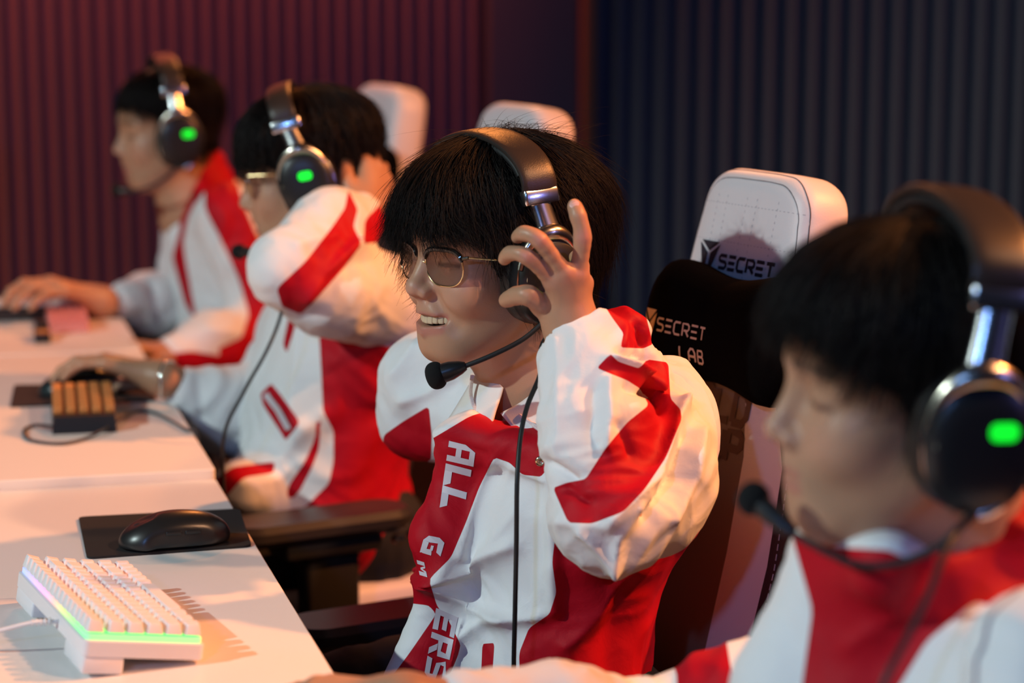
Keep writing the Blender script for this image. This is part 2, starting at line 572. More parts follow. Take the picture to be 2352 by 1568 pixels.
BASE = np.array((0.47, 0.248, 0.145))
def head_tone(Q, smile=False, brow=True):
    """skin colours in the head frame: lips, brows, lash lines, warmer nose and cheeks"""
    c = np.tile(BASE, (len(Q), 1))
    x, y, z = Q.T
    ay = np.abs(y)
    def mixin(wt, col):
        nonlocal c
        wt = np.clip(wt, 0, 1)[:, None]
        c = c*(1-wt)+np.array(col)*wt
    front = x > 0.05
    mixin(front*0.35*np.exp(-((ay-0.045)**2+(z+0.02)**2)/0.0006), (0.60, 0.28, 0.20))
    mixin(front*0.4*np.exp(-(ay**2+(z+0.025)**2)/0.0003), (0.62, 0.29, 0.21))
    wmo = 0.031 if smile else 0.024
    if smile:
        up_ = np.exp(-((z+0.0492+0.05*ay)/0.0042)**4); lo_ = np.exp(-((z+0.0690-0.22*ay)/0.0062)**4)
    else:
        up_ = np.exp(-((z+0.0525)/0.0044)**4); lo_ = np.exp(-((z+0.0635)/0.0058)**4)
    mixin((x > 0.074)*np.clip((wmo-ay)/0.003, 0, 1)*np.maximum(up_, lo_)*0.7, (0.44, 0.15, 0.12))
    mixin((x < 0.0860-0.35*ay)*(x > 0.045)*(ay < 0.030)*(np.abs(z+0.0578) < 0.0068)*(1.0 if smile else 0), (0.06, 0.010, 0.008))
    if brow:
        bz = 0.0345-0.12*np.maximum(ay-0.03, 0)*1.0
        mixin((x > 0.05)*(ay > 0.012)*(ay < 0.054)*np.exp(-((z-bz)/0.0040)**2)*0.85, (0.035, 0.02, 0.015))
    mixin((x > 0.06)*(ay > 0.017)*(ay < 0.049)*np.exp(-((z-0.0065)/0.0030)**2)*0.8, (0.05, 0.022, 0.018))
    return c

# ---------------------------------------------------------------- hands
def finger(pts, r0, r1, k=0.003, smooth=False):
    P = []
    if smooth: pts = catmull(pts, 4)
    n = len(pts)-1
    kn = (lambda i: 1.0+(0.075 if i % 4 == 0 else (-0.055 if i % 4 == 2 else -0.01))*(0 < i < n)) if smooth else (lambda i: 1.0)
    for i in range(n):
        ra = (r0+(r1-r0)*i/n)*kn(i); rb = (r0+(r1-r0)*(i+1)/n)*kn(i+1)
        P.append(cone(pts[i], pts[i+1], ra, rb, k=k))
        if i > 0 and not smooth:
            P.append(ell(pts[i], (ra*1.01,)*3, k=0.002))
    return P
def palm(wrist, mcps, thumb_base, thick=0.011, k=0.010):
    w_ = np.array(wrist, float)
    P = [cone(w_, w_*0.75+np.mean(mcps, 0)*0.25, 0.024, 0.022, k=0.012)]
    for m in mcps:
        m = np.array(m, float)
        P.append(cone(w_*0.8+m*0.2, m, thick*1.15, thick*0.86, k=k))
    for a, b in zip(mcps[:-1], mcps[1:]):
        P.append(cone(a, b, thick*0.82, thick*0.82, k=0.006))
        m = (np.array(a)+np.array(b))/2
        P.append(cone(w_*0.6+m*0.4, m*0.85+w_*0.15, thick, thick*0.9, k=k))
    P.append(cone(w_*0.75+np.array(thumb_base)*0.25, thumb_base, 0.0145, 0.0115, k=0.014))
    return P
def hand_local(curl=(0.5, 0.5, 0.5, 0.6), spread=1.0, thumb=0.5, tcurl=0.3, side=1, s=1.0):
    """relaxed hand: wrist at origin, x to the fingertips, z the back of the hand, thumb on +y for side=1"""
    P = []
    mc = [np.array((0.088, 0.026*side, 0.0)), np.array((0.092, 0.007*side, 0.003)), np.array((0.086, -0.012*side, 0.001)), np.array((0.077, -0.029*side, -0.003))]
    P += palm((0, 0, 0), mc, (0.040, 0.036*side, -0.012))
    L = [(0.040, 0.024, 0.019), (0.044, 0.027, 0.020), (0.041, 0.025, 0.019), (0.032, 0.019, 0.017)]
    for i in range(4):
        a = 0.12+curl[i]*0.35; pts = [mc[i]]; yaw = side*(1.5-i)*0.09*spread
        for j, l in enumerate(L[i]):
            d = np.array((math.cos(a)*math.cos(yaw), math.sin(yaw)*math.cos(a), -math.sin(a)))
            pts.append(pts[-1]+d*l); a += curl[i]*(0.9 if j == 0 else 0.6)
        P += finger(pts, 0.0088 if i < 3 else 0.0076, 0.0068 if i < 3 else 0.006)
    t0 = np.array((0.040, 0.036*side, -0.012))
    t1 = t0+np.array((math.cos(thumb), math.sin(thumb)*side, -tcurl*0.5))*0.036
    t2 = t1+np.array((math.cos(thumb*0.5), math.sin(thumb*0.5)*side, -tcurl*0.6))*0.028
    P += finger([t0, t1, t2], 0.0120, 0.0085, k=0.006)
    return place(P, np.eye(3), (0, 0, 0), s) if s != 1 else P
def frame(xd, zd):
    x = np.array(xd, float); x /= np.linalg.norm(x)
    z = np.array(zd, float); z = z-x*(z@x); z /= np.linalg.norm(z)
    return np.stack([x, np.cross(z, x), z], 1)

# ---------------------------------------------------------------- hair
def hair_surface(phi, s, P, lift=0.0):
    c, r = P['c'], P['r']
    cf = np.cos(phi); sf = np.sin(phi)
    below = np.maximum(s-PI/2, 0)
    tuck = P.get('tuck', 0.16)*(0.5-0.5*cf)+P.get('tuck_front', 0.03)*(0.5+0.5*cf)
    h = np.where(s < PI/2, np.sin(s), 1-tuck*below**1.6*1.6)
    h = np.sign(h)*np.abs(h)**P.get('sq', 0.9)
    z = np.where(s < PI/2, np.cos(s), -below*0.95)
    rx = np.where(cf > 0, r[0], r[3] if len(r) > 3 else r[0])
    k = 1+lift/0.1
    return np.stack([c[0]+rx*h*k*cf, c[1]+r[1]*h*k*sf, c[2]+r[2]*z*(1+lift/0.1*(s < PI/2))], -1)
def hair_low(phi, P):
    a = np.abs((phi+PI) % (2*PI)-PI)*180/PI
    return np.interp(a, P['ph'], P['zl'])
def make_hair(root, Rm, o, P, n_strands=4000, rad=0.00035, seed=1):
    g = np.random.default_rng(seed)
    c, r = P['c'], P['r']
    nu, nv = 144, 48
    phis = np.linspace(0, 2*PI, nu, endpoint=False)
    V = []
    for j in range(nv):
        zl = hair_low(phis, P)+g.normal(0, 0.002, nu)+P.get('cap_up', 0.006)
        smax_ = PI/2+(c[2]-zl)/r[2]/0.95
        s = smax_*(j/(nv-1))
        Q = hair_surface(phis, s, P, 0.0)
        nz = pnoise(np.stack([np.cos(phis)*6, np.sin(phis)*6, s*1.1+7], 1))+0.6*pnoise(np.stack([np.cos(phis)*17, np.sin(phis)*17, s*1.6+3], 1))
        k = 0.955+0.045*nz*(j/(nv-1))**0.5
        cc = np.array(c)
        V.append(cc+(Q-cc)*k[:, None])
    V = np.concatenate(V)
    F = np.array([(j*nu+i, j*nu+(i+1) % nu, (j+1)*nu+(i+1) % nu, (j+1)*nu+i) for j in range(nv-1) for i in range(nu)])
    # inner turn-under so the cap reads as a thick mass
    last = V[-nu:]; cc = np.array([c[0], 0, 0]); inn = last.copy(); inn[:, :2] = cc[:2]+(inn[:, :2]-cc[:2])*0.80; inn[:, 2] += 0.012
    V = np.concatenate([V, inn])
    b0 = (nv-1)*nu
    F = np.concatenate([F, np.array([(b0+i, b0+(i+1) % nu, b0+nu+(i+1) % nu, b0+nu+i) for i in range(nu)])])
    W = V@Rm.T+o
    W = tolocal(W, root)
    cap = link('hair', mesh_from('hair', W, F, HAIR), root, 'black hair')
    # strands
    K = 10
    phi0 = g.uniform(0, 2*PI, n_strands)
    zl = hair_low(phi0, P)+g.normal(0, P.get('rag', 0.006), n_strands)-np.abs(g.normal(0, P.get('rag', 0.006), n_strands))
    smx = PI/2+(c[2]-zl)/r[2]/0.95
    s0 = np.arccos(1-g.uniform(0, 1, n_strands)**1.0*0.98)*0.95
    s0 = np.where(g.uniform(0, 1, n_strands) < 0.35, smx-g.uniform(0.3, 0.8, n_strands), s0)
    s0 = np.clip(s0, 0.02, smx-0.25)
    s1 = np.minimum(s0+g.uniform(0.7, 1.6, n_strands), smx+g.uniform(-0.1, 0.06, n_strands))
    # clump: phases share drift
    drift = 0.7*pnoise(np.stack([np.cos(phi0)*3, np.sin(phi0)*3, s0*2.5], 1))*2+0.4*pnoise(np.stack([np.cos(phi0)*11, np.sin(phi0)*11, s0*5+5], 1))*2+g.normal(0, 0.16, n_strands)
    ncl = P.get('clumps', 260); cid = np.floor(phi0/(2*PI)*ncl); cph = (cid+0.5+g.uniform(-.4, .4, ncl+1)[cid.astype(int)])/ncl*2*PI; clen = g.normal(0, P.get('rag', 0.006)*P.get('clen', 14), ncl+1)[cid.astype(int)]; clift = np.abs(g.normal(0, P.get('tuft', 0.003), ncl+1))[cid.astype(int)]
    wav = g.uniform(0.5, 1.0, n_strands)*P.get('wave', 0.03); wph = 6*pnoise(np.stack([np.cos(phi0)*8, np.sin(phi0)*8, s0*3+11], 1))+g.normal(0, .5, n_strands)
    swirl = P.get('swirl', 0.0)
    lift0 = g.uniform(-0.004, 0.003, n_strands); lift1 = lift0+np.abs(g.normal(0, P.get('fluff', 0.005), n_strands))+clift
    pts = np.zeros((n_strands, K, 3)); rr = np.zeros((n_strands, K))
    for k in range(K):
        t = k/(K-1)
        s = s0+(s1+clen-s0)*t
        ph = phi0+(cph-phi0)*0.7*t*t+drift*t*0.35+wav*np.sin(wph+t*4)*t+swirl*t
        pts[:, k] = hair_surface(ph, s, P, lift0+(lift1-lift0)*t**1.5)
        rr[:, k] = rad*(1.15-t)
    if P.get('wisps'):
        m = P['wisps']
        pw = np.zeros((m, K, 3)); rw = np.zeros((m, K))
        ph = g.uniform(0, 2*PI, m); a0 = hair_surface(ph, g.uniform(0.05, 0.7, m), P)
        dr = np.stack([g.normal(-0.2, 0.6, m), g.normal(0, 0.5, m), g.uniform(0.5, 1.1, m)], 1)
        ln = g.uniform(0.015, 0.042, m)
        bend = np.stack([g.normal(-0.5, 0.7, m), g.normal(0, 0.5, m), -g.uniform(0.3, 1.0, m)], 1)
        for k in range(K):
            t = k/(K-1)
            pw[:, k] = a0+(dr*t+bend*t*t)*ln[:, None]
            rw[:, k] = 0.0002*(1.1-t)
        pts = np.concatenate([pts, pw]); rr = np.concatenate([rr, rw])
    W = tolocal(pts.reshape(-1, 3)@Rm.T+o, root)
    hc = bpy.data.hair_curves.new('hair_strands')
    hc.add_curves([K]*len(pts))
    hc.points.foreach_set('position', W.astype(np.float32).ravel())
    hc.points.foreach_set('radius', rr.astype(np.float32).ravel())
    hc.materials.append(HAIR)
    so = bpy.data.objects.new('hair_strands', hc)
    COL.objects.link(so)
    so.parent = cap
    so['kind'] = 'stuff'
    return cap

# ---------------------------------------------------------------- the body under the clothes
def body_prims(J, hands):
    P = place(head_prims(J.get('smile', False), J.get('eyes', 'open')), J['R'], J['o'], J.get('s', 1))
    o, Rm = J['o'], J['R']
    nk = o+Rm@np.array((-0.028, 0, -0.035)); nf = o+Rm@np.array((0.012, 0, -0.070))
    N_ = J['neck']
    P += [cone(nk, N_+np.array((0.012, 0, 0)), 0.054, J.get('nbr', 0.060), k=0.02), cone(nf, N_+np.array((-0.012, 0, 0.0)), 0.034, J.get('nfr', 0.052), k=0.025)]
    P += [cone(N_, J['chest'], 0.060, 0.10, k=0.05, flat=((1, 0, 0), 0.8)), cone(J['chest'], J['pelvis'], 0.10, 0.10, k=0.05, flat=((1, 0, 0), 0.8))]
    for s in 'LR':
        S, E, W_ = J['S'+s], J['E'+s], J['W'+s]
        P += [cone(J['chest']+np.array((0, 0, 0.06)), S, 0.05, 0.045, k=0.04), cone(S, E, 0.043, 0.036, k=0.03), cone(E, W_, 0.036, 0.0245, k=0.02)]
        P += hands[s]
    return P

def make_body(root, J, hands, h):
    P = body_prims(J, hands)
    V, F = mesh_sdf(P, h)
    V = relax(V, F, 1, 0.35)
    Q = (V-J['o'])@J['R']
    inhead = (Q[:, 2] > -0.13) & (np.linalg.norm(Q-np.array((0, 0, 0.02)), axis=1) < 0.17)
    tone = np.tile(BASE, (len(V), 1))
    ht = head_tone(Q, J.get('smile', False), J.get('brow', True))
    tone[inhead] = ht[inhead]
    for c_, r_, col in J.get('spots', []):
        wt = np.clip(1.3-np.linalg.norm(V-np.array(c_), axis=1)/r_, 0, 1)[:, None]
        tone = tone*(1-wt)+np.array(col)*wt
    me = mesh_from('body', tolocal(V, root), F, SKIN)
    set_col(me, 'tone', tone)
    b = link('body', me, root)
    if J.get('eyes', 'open') == 'open':
        for s in (1, -1):
            g = G(); g2 = G()
            Mx = J['R']
            prof = [(0.0125*math.sin(a), 0.0125*math.cos(a)) for a in np.linspace(0.001, PI-0.001, 12)]
            ctr = J['o']+Mx@np.array((0.0775, s*0.0315, 0.009))
            g.lathe(prof, ctr, Mx@Ry(PI/2), 16)
            e = link('eyeball', mesh_from('eyeball', tolocal(np.array(g.V), root), g.F, EYE), root)
            prof = [(0.0058*math.sin(a), 0.0127*math.cos(a*0.48)) for a in np.linspace(0.001, PI/2, 6)]
            g2.lathe(prof, ctr+Mx@np.array((-0.0001, 0, -0.0012)), Mx@Ry(PI/2), 16)
            link('iris', mesh_from('iris', tolocal(np.array(g2.V), root), g2.F, IRIS), e)
    if J.get('smile'):
        g = G()
        for i in range(-4, 5):
            a = i*0.235
            cx = 0.0625+0.0275*math.cos(a); cy = 0.0300*math.sin(a)
            ww = 0.0096 if abs(i) <= 1 else 0.0086
            c_ = J['o']+J['R']@np.array((cx, cy, -0.0548+0.0012*abs(math.sin(a))))
            g.box(c_, (0.0050, ww*0.82, 0.0108 if abs(i) < 2 else 0.0096), J['R']@Rz(a), bev=0.0021, seg=3)
        link('teeth', mesh_from('teeth', tolocal(np.array(g.V), root), g.F, TEETH), root, 'row of upper teeth shown in a smile')
    return b

# ---------------------------------------------------------------- the team jacket
def fold_noise(V, axis_a, axis_b, f=(9, 26), amp=0.006, seed=0.0):
    """creases that run around a limb or down a torso"""
    a = np.array(axis_a, float); b = np.array(axis_b, float)
    ax = (b-a)/np.linalg.norm(b-a)
    al = (V-a)@ax
    rad = V-a-al[:, None]*ax
    q = rad*f[0]+ax*(al*f[1])[:, None]
    q = q+np.stack([pnoise(V*7+seed), pnoise(V*7+seed+9), pnoise(V*7+seed+17)], 1)*1.6
    n1 = pnoise(q+seed); n2 = pnoise(q*2.1+seed+31)
    rdg = (1-np.abs(n1)*2.6)
    rdg = np.clip(rdg, -1, 1)
    return amp*(rdg*0.75+0.35*(1-np.abs(n2)*3).clip(-1, 1)-0.35)

def strokes(V, Q, lst, J):
    d = np.zeros(len(V))
    for pl, wd, amp in lst:
        dd = line_d(Q, pl)
        if wd < 0:      # soft round fold
            d += amp*np.exp(-(dd/(-wd))**2)
        else:           # crease: sharp crest
            d += amp*np.exp(-(np.sqrt(dd*dd+16)-4)/(wd*1.5))
    return d

def make_cloth(root, name, prims, h, red=(), folds=None, st=(), it=2, parent=None, label=None, red_fn=None, jit=0.0, m=None):
    V, F = mesh_sdf(prims, h)
    V = relax(V, F, it, 0.5)
    Q = proj(V)
    N = vnormals(V, F)
    d = np.zeros(len(V))
    if folds:
        for kw in folds:
            wt = 1.0
            kw = dict(kw)
            if 'where' in kw:
                wt = kw.pop('where')(V)
            d += fold_noise(V, **kw)*wt
    if st:
        seen = (N@(-fwd)) > -0.35
        d += 1.35*strokes(V, Q, st, None)*seen
    V = V+N*d[:, None]
    V = relax(V, F, 1, 0.3)
    Q = proj(V)
    red_v = np.full(len(V), -50.0)
    for poly in red:
        for _ in range(2):      # cut the corners of the panel outline
            p_ = np.array(poly, float); n_ = np.roll(p_, -1, 0)
            poly = np.stack([p_*0.91+n_*0.09, p_*0.09+n_*0.91], 1).reshape(-1, 2)
        red_v = np.maximum(red_v, poly_sd(Q, poly))
    if red_fn is not None:
        red_v = np.maximum(red_v, red_fn(V))
    me = mesh_from(name, tolocal(V, root), F, m or JACKET)
    set_attr(me, 'red_panel', red_v)
    ob = link(name, me, parent if parent is not None else root, label)
    bvh = BVHTree.FromPolygons([tuple(v) for v in V.astype(float)], [tuple(int(i) for i in f) for f in F])
    return ob, bvh

def hit(bvh, x, y, off=0.0008):
    """where a sight line meets a surface that is already built"""
    d = ray(x, y); d = d/np.linalg.norm(d)
    loc, n, i, t = bvh.ray_cast(Vector(CPOS), Vector(d))
    if loc is None: return None
    n = np.array(n)
    if n@d > 0: n = -n
    return np.array(loc)+n*off
def decal(root, name, polys, bvh, m, parent, off=0.001, thick=0.0006, label=None, step=9.0):
    """flat lettering laid onto a curved surface; polys are convex quads/strips in sight-line coordinates"""
    V, F = [], []
    for quad in polys:
        q = [np.array(p, float) for p in quad]
        nu = max(1, int(max(np.linalg.norm(q[1]-q[0]), np.linalg.norm(q[2]-q[3]))/step))
        nv = max(1, int(max(np.linalg.norm(q[3]-q[0]), np.linalg.norm(q[2]-q[1]))/step))
        base = len(V); ok = True; pts = []
        for j in range(nv+1):
            for i in range(nu+1):
                u, v = i/nu, j/nv
                p = (q[0]*(1-u)+q[1]*u)*(1-v)+(q[3]*(1-u)+q[2]*u)*v
                w_ = hit(bvh, p[0], p[1], off)
                if w_ is None: ok = False; break
                pts.append(w_)
            if not ok: break
        if not ok: continue
        V += pts
        for j in range(nv):
            for i in range(nu):
                a = base+j*(nu+1)+i
                F.append((a, a+1, a+nu+2, a+nu+1))
    if not V: return None
    o = link(name, mesh_from(name, tolocal(np.array(V), root), F, m), parent, label)
    return o
def strip_quads(pl, wd):
    """a band of width wd along a polyline, as quads"""
    pl = [np.array(p, float) for p in pl]
    L_, R_ = [], []
    for i, p in enumerate(pl):
        t = pl[min(i+1, len(pl)-1)]-pl[max(i-1, 0)]; t /= np.linalg.norm(t)+1e-9
        n = np.array((-t[1], t[0]))
        w_ = wd[i] if hasattr(wd, '__len__') else wd
        L_.append(p+n*w_/2); R_.append(p-n*w_/2)
    return [(L_[i], L_[i+1], R_[i+1], R_[i]) for i in range(len(pl)-1)]

def legs(root, J):
    pv = J['pelvis']
    P = [rbox(pv+np.array((-0.02, 0, 0.0)), (0.12, 0.17, 0.08), 0.07, k=0.05)]
    for s, yy in (('L', -0.09), ('R', 0.09)):
        hip = pv+np.array((-0.02, yy, 0)); kn = np.array((pv[0]-0.42, pv[1]+yy*1.7, 0.50)); an = np.array((pv[0]-0.36, pv[1]+yy*1.6, 0.10))
        P += [cone(hip, kn, 0.085, 0.062, k=0.04), cone(kn, an, 0.060, 0.045, k=0.03)]
    V, F = mesh_sdf(P, 0.008)
    V = relax(V, F, 2)
    N = vnormals(V, F)
    V = V+N*fold_noise(V, (pv[0], pv[1], .5), (pv[0]-.4, pv[1], .5), amp=0.004)[:, None]
    link('trousers', mesh_from('trousers', tolocal(V, root), F, TROUSER), root, 'black trousers')
    for yy in (-0.09, 0.09):
        c = np.array((pv[0]-0.42, pv[1]+yy*1.6, 0.0))
        Q = [ell(c+np.array((0, 0, 0.045)), (0.135, 0.048, 0.045), k=0.02), cone(c+np.array((0.06, 0, 0.05)), c+np.array((0.06, 0, 0.10)), 0.045, 0.045, k=0.02), rbox(c+np.array((0, 0, -0.03)), (0.2, 0.2, 0.031), 0.0, k=0.004, mode=1)]
        V, F = mesh_sdf(Q, 0.006)
        link('shoe', mesh_from('shoe', tolocal(V, root), F, SHOE), root)
# ---------------------------------------------------------------- headset and glasses, in the wearer's head frame
BLK = mat('black_plastic', (0.012, 0.012, 0.013), rough=0.35, spec=0.5)
RUB = mat('black_rubber', (0.01, 0.01, 0.01), rough=0.6)
LEA = mat('black_leatherette', (0.03, 0.022, 0.018), rough=0.36, coat=0.0, bump=0.15, bscale=900)
ALU = mat('brushed_aluminium', (0.75, 0.74, 0.73), rough=0.22, metal=1.0)
ALUD = mat('dark_aluminium', (0.55, 0.50, 0.42), rough=0.25, metal=1.0)
FOAM = mat('black_foam', (0.006, 0.006, 0.006), rough=1.0, bump=0.6, bscale=1500)
LED = mat('green_led', (0.0, 0.6, 0.05), emit=(0.005, 1.0, 0.02), estr=0.95)
LEDB = mat('blue_led', (0.0, 0.2, 0.8), emit=(0.02, 0.25, 1.0), estr=2.5)
CREAM = mat('cream_logo_plate', (0.70, 0.64, 0.42), rough=0.3)
CABLE = mat('black_cable', (0.012, 0.012, 0.012), rough=0.45)

def oval(w_, h_, n, x=0.0, z=0.0, tilt=0.0, y=0.0, e=2.3):
    out = []
    for a in np.linspace(0, 2*PI, n, endpoint=False):
        ca, sa = math.cos(a), math.sin(a)
        out.append((x+w_*abs(ca)**(2/e)*(1 if ca > 0 else -1), y, z+h_*abs(sa)**(2/e)*(1 if sa > 0 else -1)))
    return out

def make_headset(label, o, Rm, J, tilt=0.2, boom=None, cable=None, led=True, top=0.160, lift=0.0, bwid=0.0185, scale=1.0, led_x=-0.008, az=0.096, mk=1.0):
    root = thing('headset', label, 'headset', o, Rm)
    T = Ry(tilt)
    def rot(p): return T@np.array(p, float)
    yb = 0.098               # half-span at the clamps
    # headband: arch in the tilted y-z plane
    arc = []
    for a in np.linspace(R(-8), R(188), 40):
        y = math.cos(a)*yb; z = az+math.sin(a)*(top+lift-az) if math.sin(a) > 0 else az+math.sin(a)*0.06
        arc.append((y, z))
    def band(wd, th, off, seg0=0, seg1=40):
        loops = []
        for i in range(seg0, seg1):
            a, b = arc[max(i-1, 0)], arc[min(i+1, 39)]
            t = np.array((b[0]-a[0], b[1]-a[1])); t /= np.linalg.norm(t)
            n = np.array((t[1], -t[0]))
            if n[0]*arc[i][0]+n[1]*(arc[i][1]-0.07) < 0: n = -n
            lp = []
            for q in np.linspace(0, 2*PI, 20, endpoint=False):
                cx = wd*abs(math.cos(q))**0.6*(1 if math.cos(q) > 0 else -1); cn = off+th*abs(math.sin(q))**0.7*(1 if math.sin(q) > 0 else -1)
                lp.append(rot((cx, arc[i][0]+n[0]*cn, arc[i][1]+n[1]*cn)))
            loops.append(lp)
        return loops
    G().loft(band(bwid, 0.0045, 0.004)).make('headband', LEA, root)
    G().loft(band(bwid*0.88, 0.005, -0.004, 5, 35)).make('headband_pad', RUB, root)
    for s in (1, -1):
        i = 0 if s == 1 else 39
        y = arc[i][0]; z = arc[i][1]
        g = G(); g.box(rot((0, y+s*0.004, z-0.003)), (0.043, 0.013, 0.017), T@Rx(s*0.12), bev=0.003)
        g.make('band_clamp', ALU, root)
        # slider
        p0 = rot((0, y+s*0.001, z-0.004)); p1 = np.array((0.000, s*0.108, 0.046))
        g = G(); g.tube([p0, p0*0.5+p1*0.5, p1], [0.0125, 0.0125, 0.0140], n=18, sx=0.6, up=(1, 0, 0)); g.make('slider', ALU, root)
        # yoke: a bow over the cup
        pts = []
        for a in np.linspace(R(12), R(168), 17):
            pts.append((math.cos(a)*0.038, s*(0.112-0.004*abs(math.cos(a))), -0.002+math.sin(a)*0.049))
        g = G(); g.tube(pts, [0.0032+0.0062*math.sin(a)**3 for a in np.linspace(0.25, PI-0.25, 17)], n=12, sx=1.0, up=(0, 1, 0)); g.make('yoke', ALUD, root)
        # cup
        c = G()
        L_ = []
        for yy, k in ((0.086, 0.93), (0.090, 1.0), (0.104, 1.0), (0.111, 0.95), (0.1155, 0.80), (0.1175, 0.5), (0.118, 0.05)):
            L_.append(oval(0.0405*k, 0.0490*k, 36, x=-0.002, z=-0.004, y=s*yy))
        c.loft(L_)
        cup = c.make('ear_cup', BLK, root, angle=60)
        q = G(); L_ = []
        for yy, k in ((0.070, 0.80), (0.068, 0.90), (0.072, 1.0), (0.083, 1.03), (0.0885, 0.97)):
            L_.append(oval(0.0415*k, 0.0490*k, 36, x=-0.002, z=-0.004, y=s*yy))
        q.loft(L_).make('ear_cushion', LEA, root)
        g = G(); g.tube([(math.cos(a)*0.0405-0.002, s*0.106, -0.004+math.sin(a)*0.0490) for a in np.linspace(0, 2*PI, 37)], 0.0011, n=6); g.make('trim_ring', ALUD, cup)
        if led:
            g = G(); g.slab((led_x, s*0.1172, 0.008), (0.0200, 0.0125, 0.0030), 0.0052, Rm=Rx(PI/2)); g.make('indicator_light', LED, cup)
        g = G(); g.slab((0.024, s*0.1125, 0.008), (0.011, 0.032, 0.004), 0.005, Rm=Rx(PI/2)@Rz(0.25)); g.make('cream_plate', CREAM, cup)
        g = G(); g.tube([(-0.004, s*0.108, -0.052), (-0.010, s*0.110, -0.050), (-0.018, s*0.110, -0.045)], 0.0048, n=10); g.make('lower_hinge', ALU, root)
    if boom:
        pts, head_r = boom
        P = catmull(pts, 8)
        G().tube(P[:-6], 0.0027, n=10).make('microphone_boom', RUB, root)
        e = np.array(P[-1]); b0 = np.array(P[-9]); dv = (e-b0)/np.linalg.norm(e-b0); L0 = np.linalg.norm(e-b0)
        G().tube([b0, b0+dv*0.2*L0, b0+dv*0.6*L0, e], [0.0035*mk, 0.0055*mk, 0.0078*mk, 0.0082*mk], n=16).make('microphone', BLK, root)
        aa = np.linspace(-0.95, 1.0, 14)
        G().tube([e+dv*(0.0065+0.0105*math.sin(a*PI/2)) for a in aa], [max(0.0008, head_r*1.06*math.cos(a*PI/2)**0.65) for a in aa], n=24).make('foam_tip', FOAM, root)
    root.scale = (scale,)*3
    if cable is not None:
        bpy.context.view_layer.update()
        V = catmull(cable, 10)
        g = G(); g.tube(V, 0.0026, n=8)
        link('headset_cable', mesh_from('headset_cable', tolocal(np.array(g.V), root), g.F, CABLE), root, 'thin black cable')
    return root

GOLD = mat('gold_wire', (0.85, 0.62, 0.32), rough=0.2, metal=1.0)
LENS = mat('clear_lens', (1, 1, 1), rough=0.0, trans=1.0, ior=1.08)
TORT = mat('dark_brow_bar', (0.012, 0.008, 0.006), rough=0.2, coat=0.5)
def make_glasses(label, o, Rm, drop=0.0, group=None):
    root = thing('glasses', label, 'glasses', o, Rm)
    T = Ry(0.10)
    def P3(x, y, z): return np.array((0.097, 0, 0.008-drop))+T@np.array((x, y, z))
    for s in (1, -1):
        cy = 0.0375*s
        ring = []
        for a in np.linspace(0, 2*PI, 33):
            ca, sa = math.cos(a), math.sin(a)
            yy = cy+0.0290*(abs(ca)**0.65)*(1 if ca > 0 else -1)*(1-0.20*max(0, -sa)); zz = 0.0200*(abs(sa)**0.62)*(1 if sa > 0 else -1)
            ring.append(P3(-0.12*abs(yy)**1.0-2.2*max(abs(yy)-0.02, 0)**2, yy, zz))
        G().tube(ring, 0.0009, n=8).make('rim', GOLD, root)
        br = [p+T@np.array((0.0006, 0, 0.0004)) for p in ring[1:16]]
        G().tube(br, [0.0014]+[0.0030]*13+[0.0014], n=8).make('brow_bar', TORT, root)
        inner = ring[:-1]; c0 = sum(inner)/len(inner)
        g = G(); nx = T@np.array((1, 0, 0))
        g.loft([[c0+(p-c0)*0.97-nx*0.0007 for p in inner], [c0+(p-c0)*0.97+nx*0.0007 for p in inner]]); g.make('lens', LENS, root)
        e = ring[2] if s == 1 else ring[14]
        end = np.array((0.004, s*0.083, 0.012-drop*0.5))
        hinge = np.array((e[0]-0.004, s*0.0730, e[2]+0.002))
        G().tube([e, hinge], [0.0022, 0.0018], n=8).make('end_piece', TORT, root)
        G().tube(catmull([hinge, hinge*0.55+end*0.45+np.array((0, s*0.006, 0)), end, end+np.array((-0.025, -s*0.004, -0.022))], 8), 0.0011, n=8).make('temple_arm', GOLD, root)
        G().tube([P3(-0.004, s*0.012, -0.006), P3(-0.009, s*0.011, -0.012)], [0.0015, 0.003], n=8).make('nose_pad', LENS, root)
    G().tube(catmull([P3(0, 0.0085, 0.004), P3(0.002, 0, 0.0065), P3(0, -0.0085, 0.004)], 6), 0.0010, n=8).make('bridge', GOLD, root)
    return root
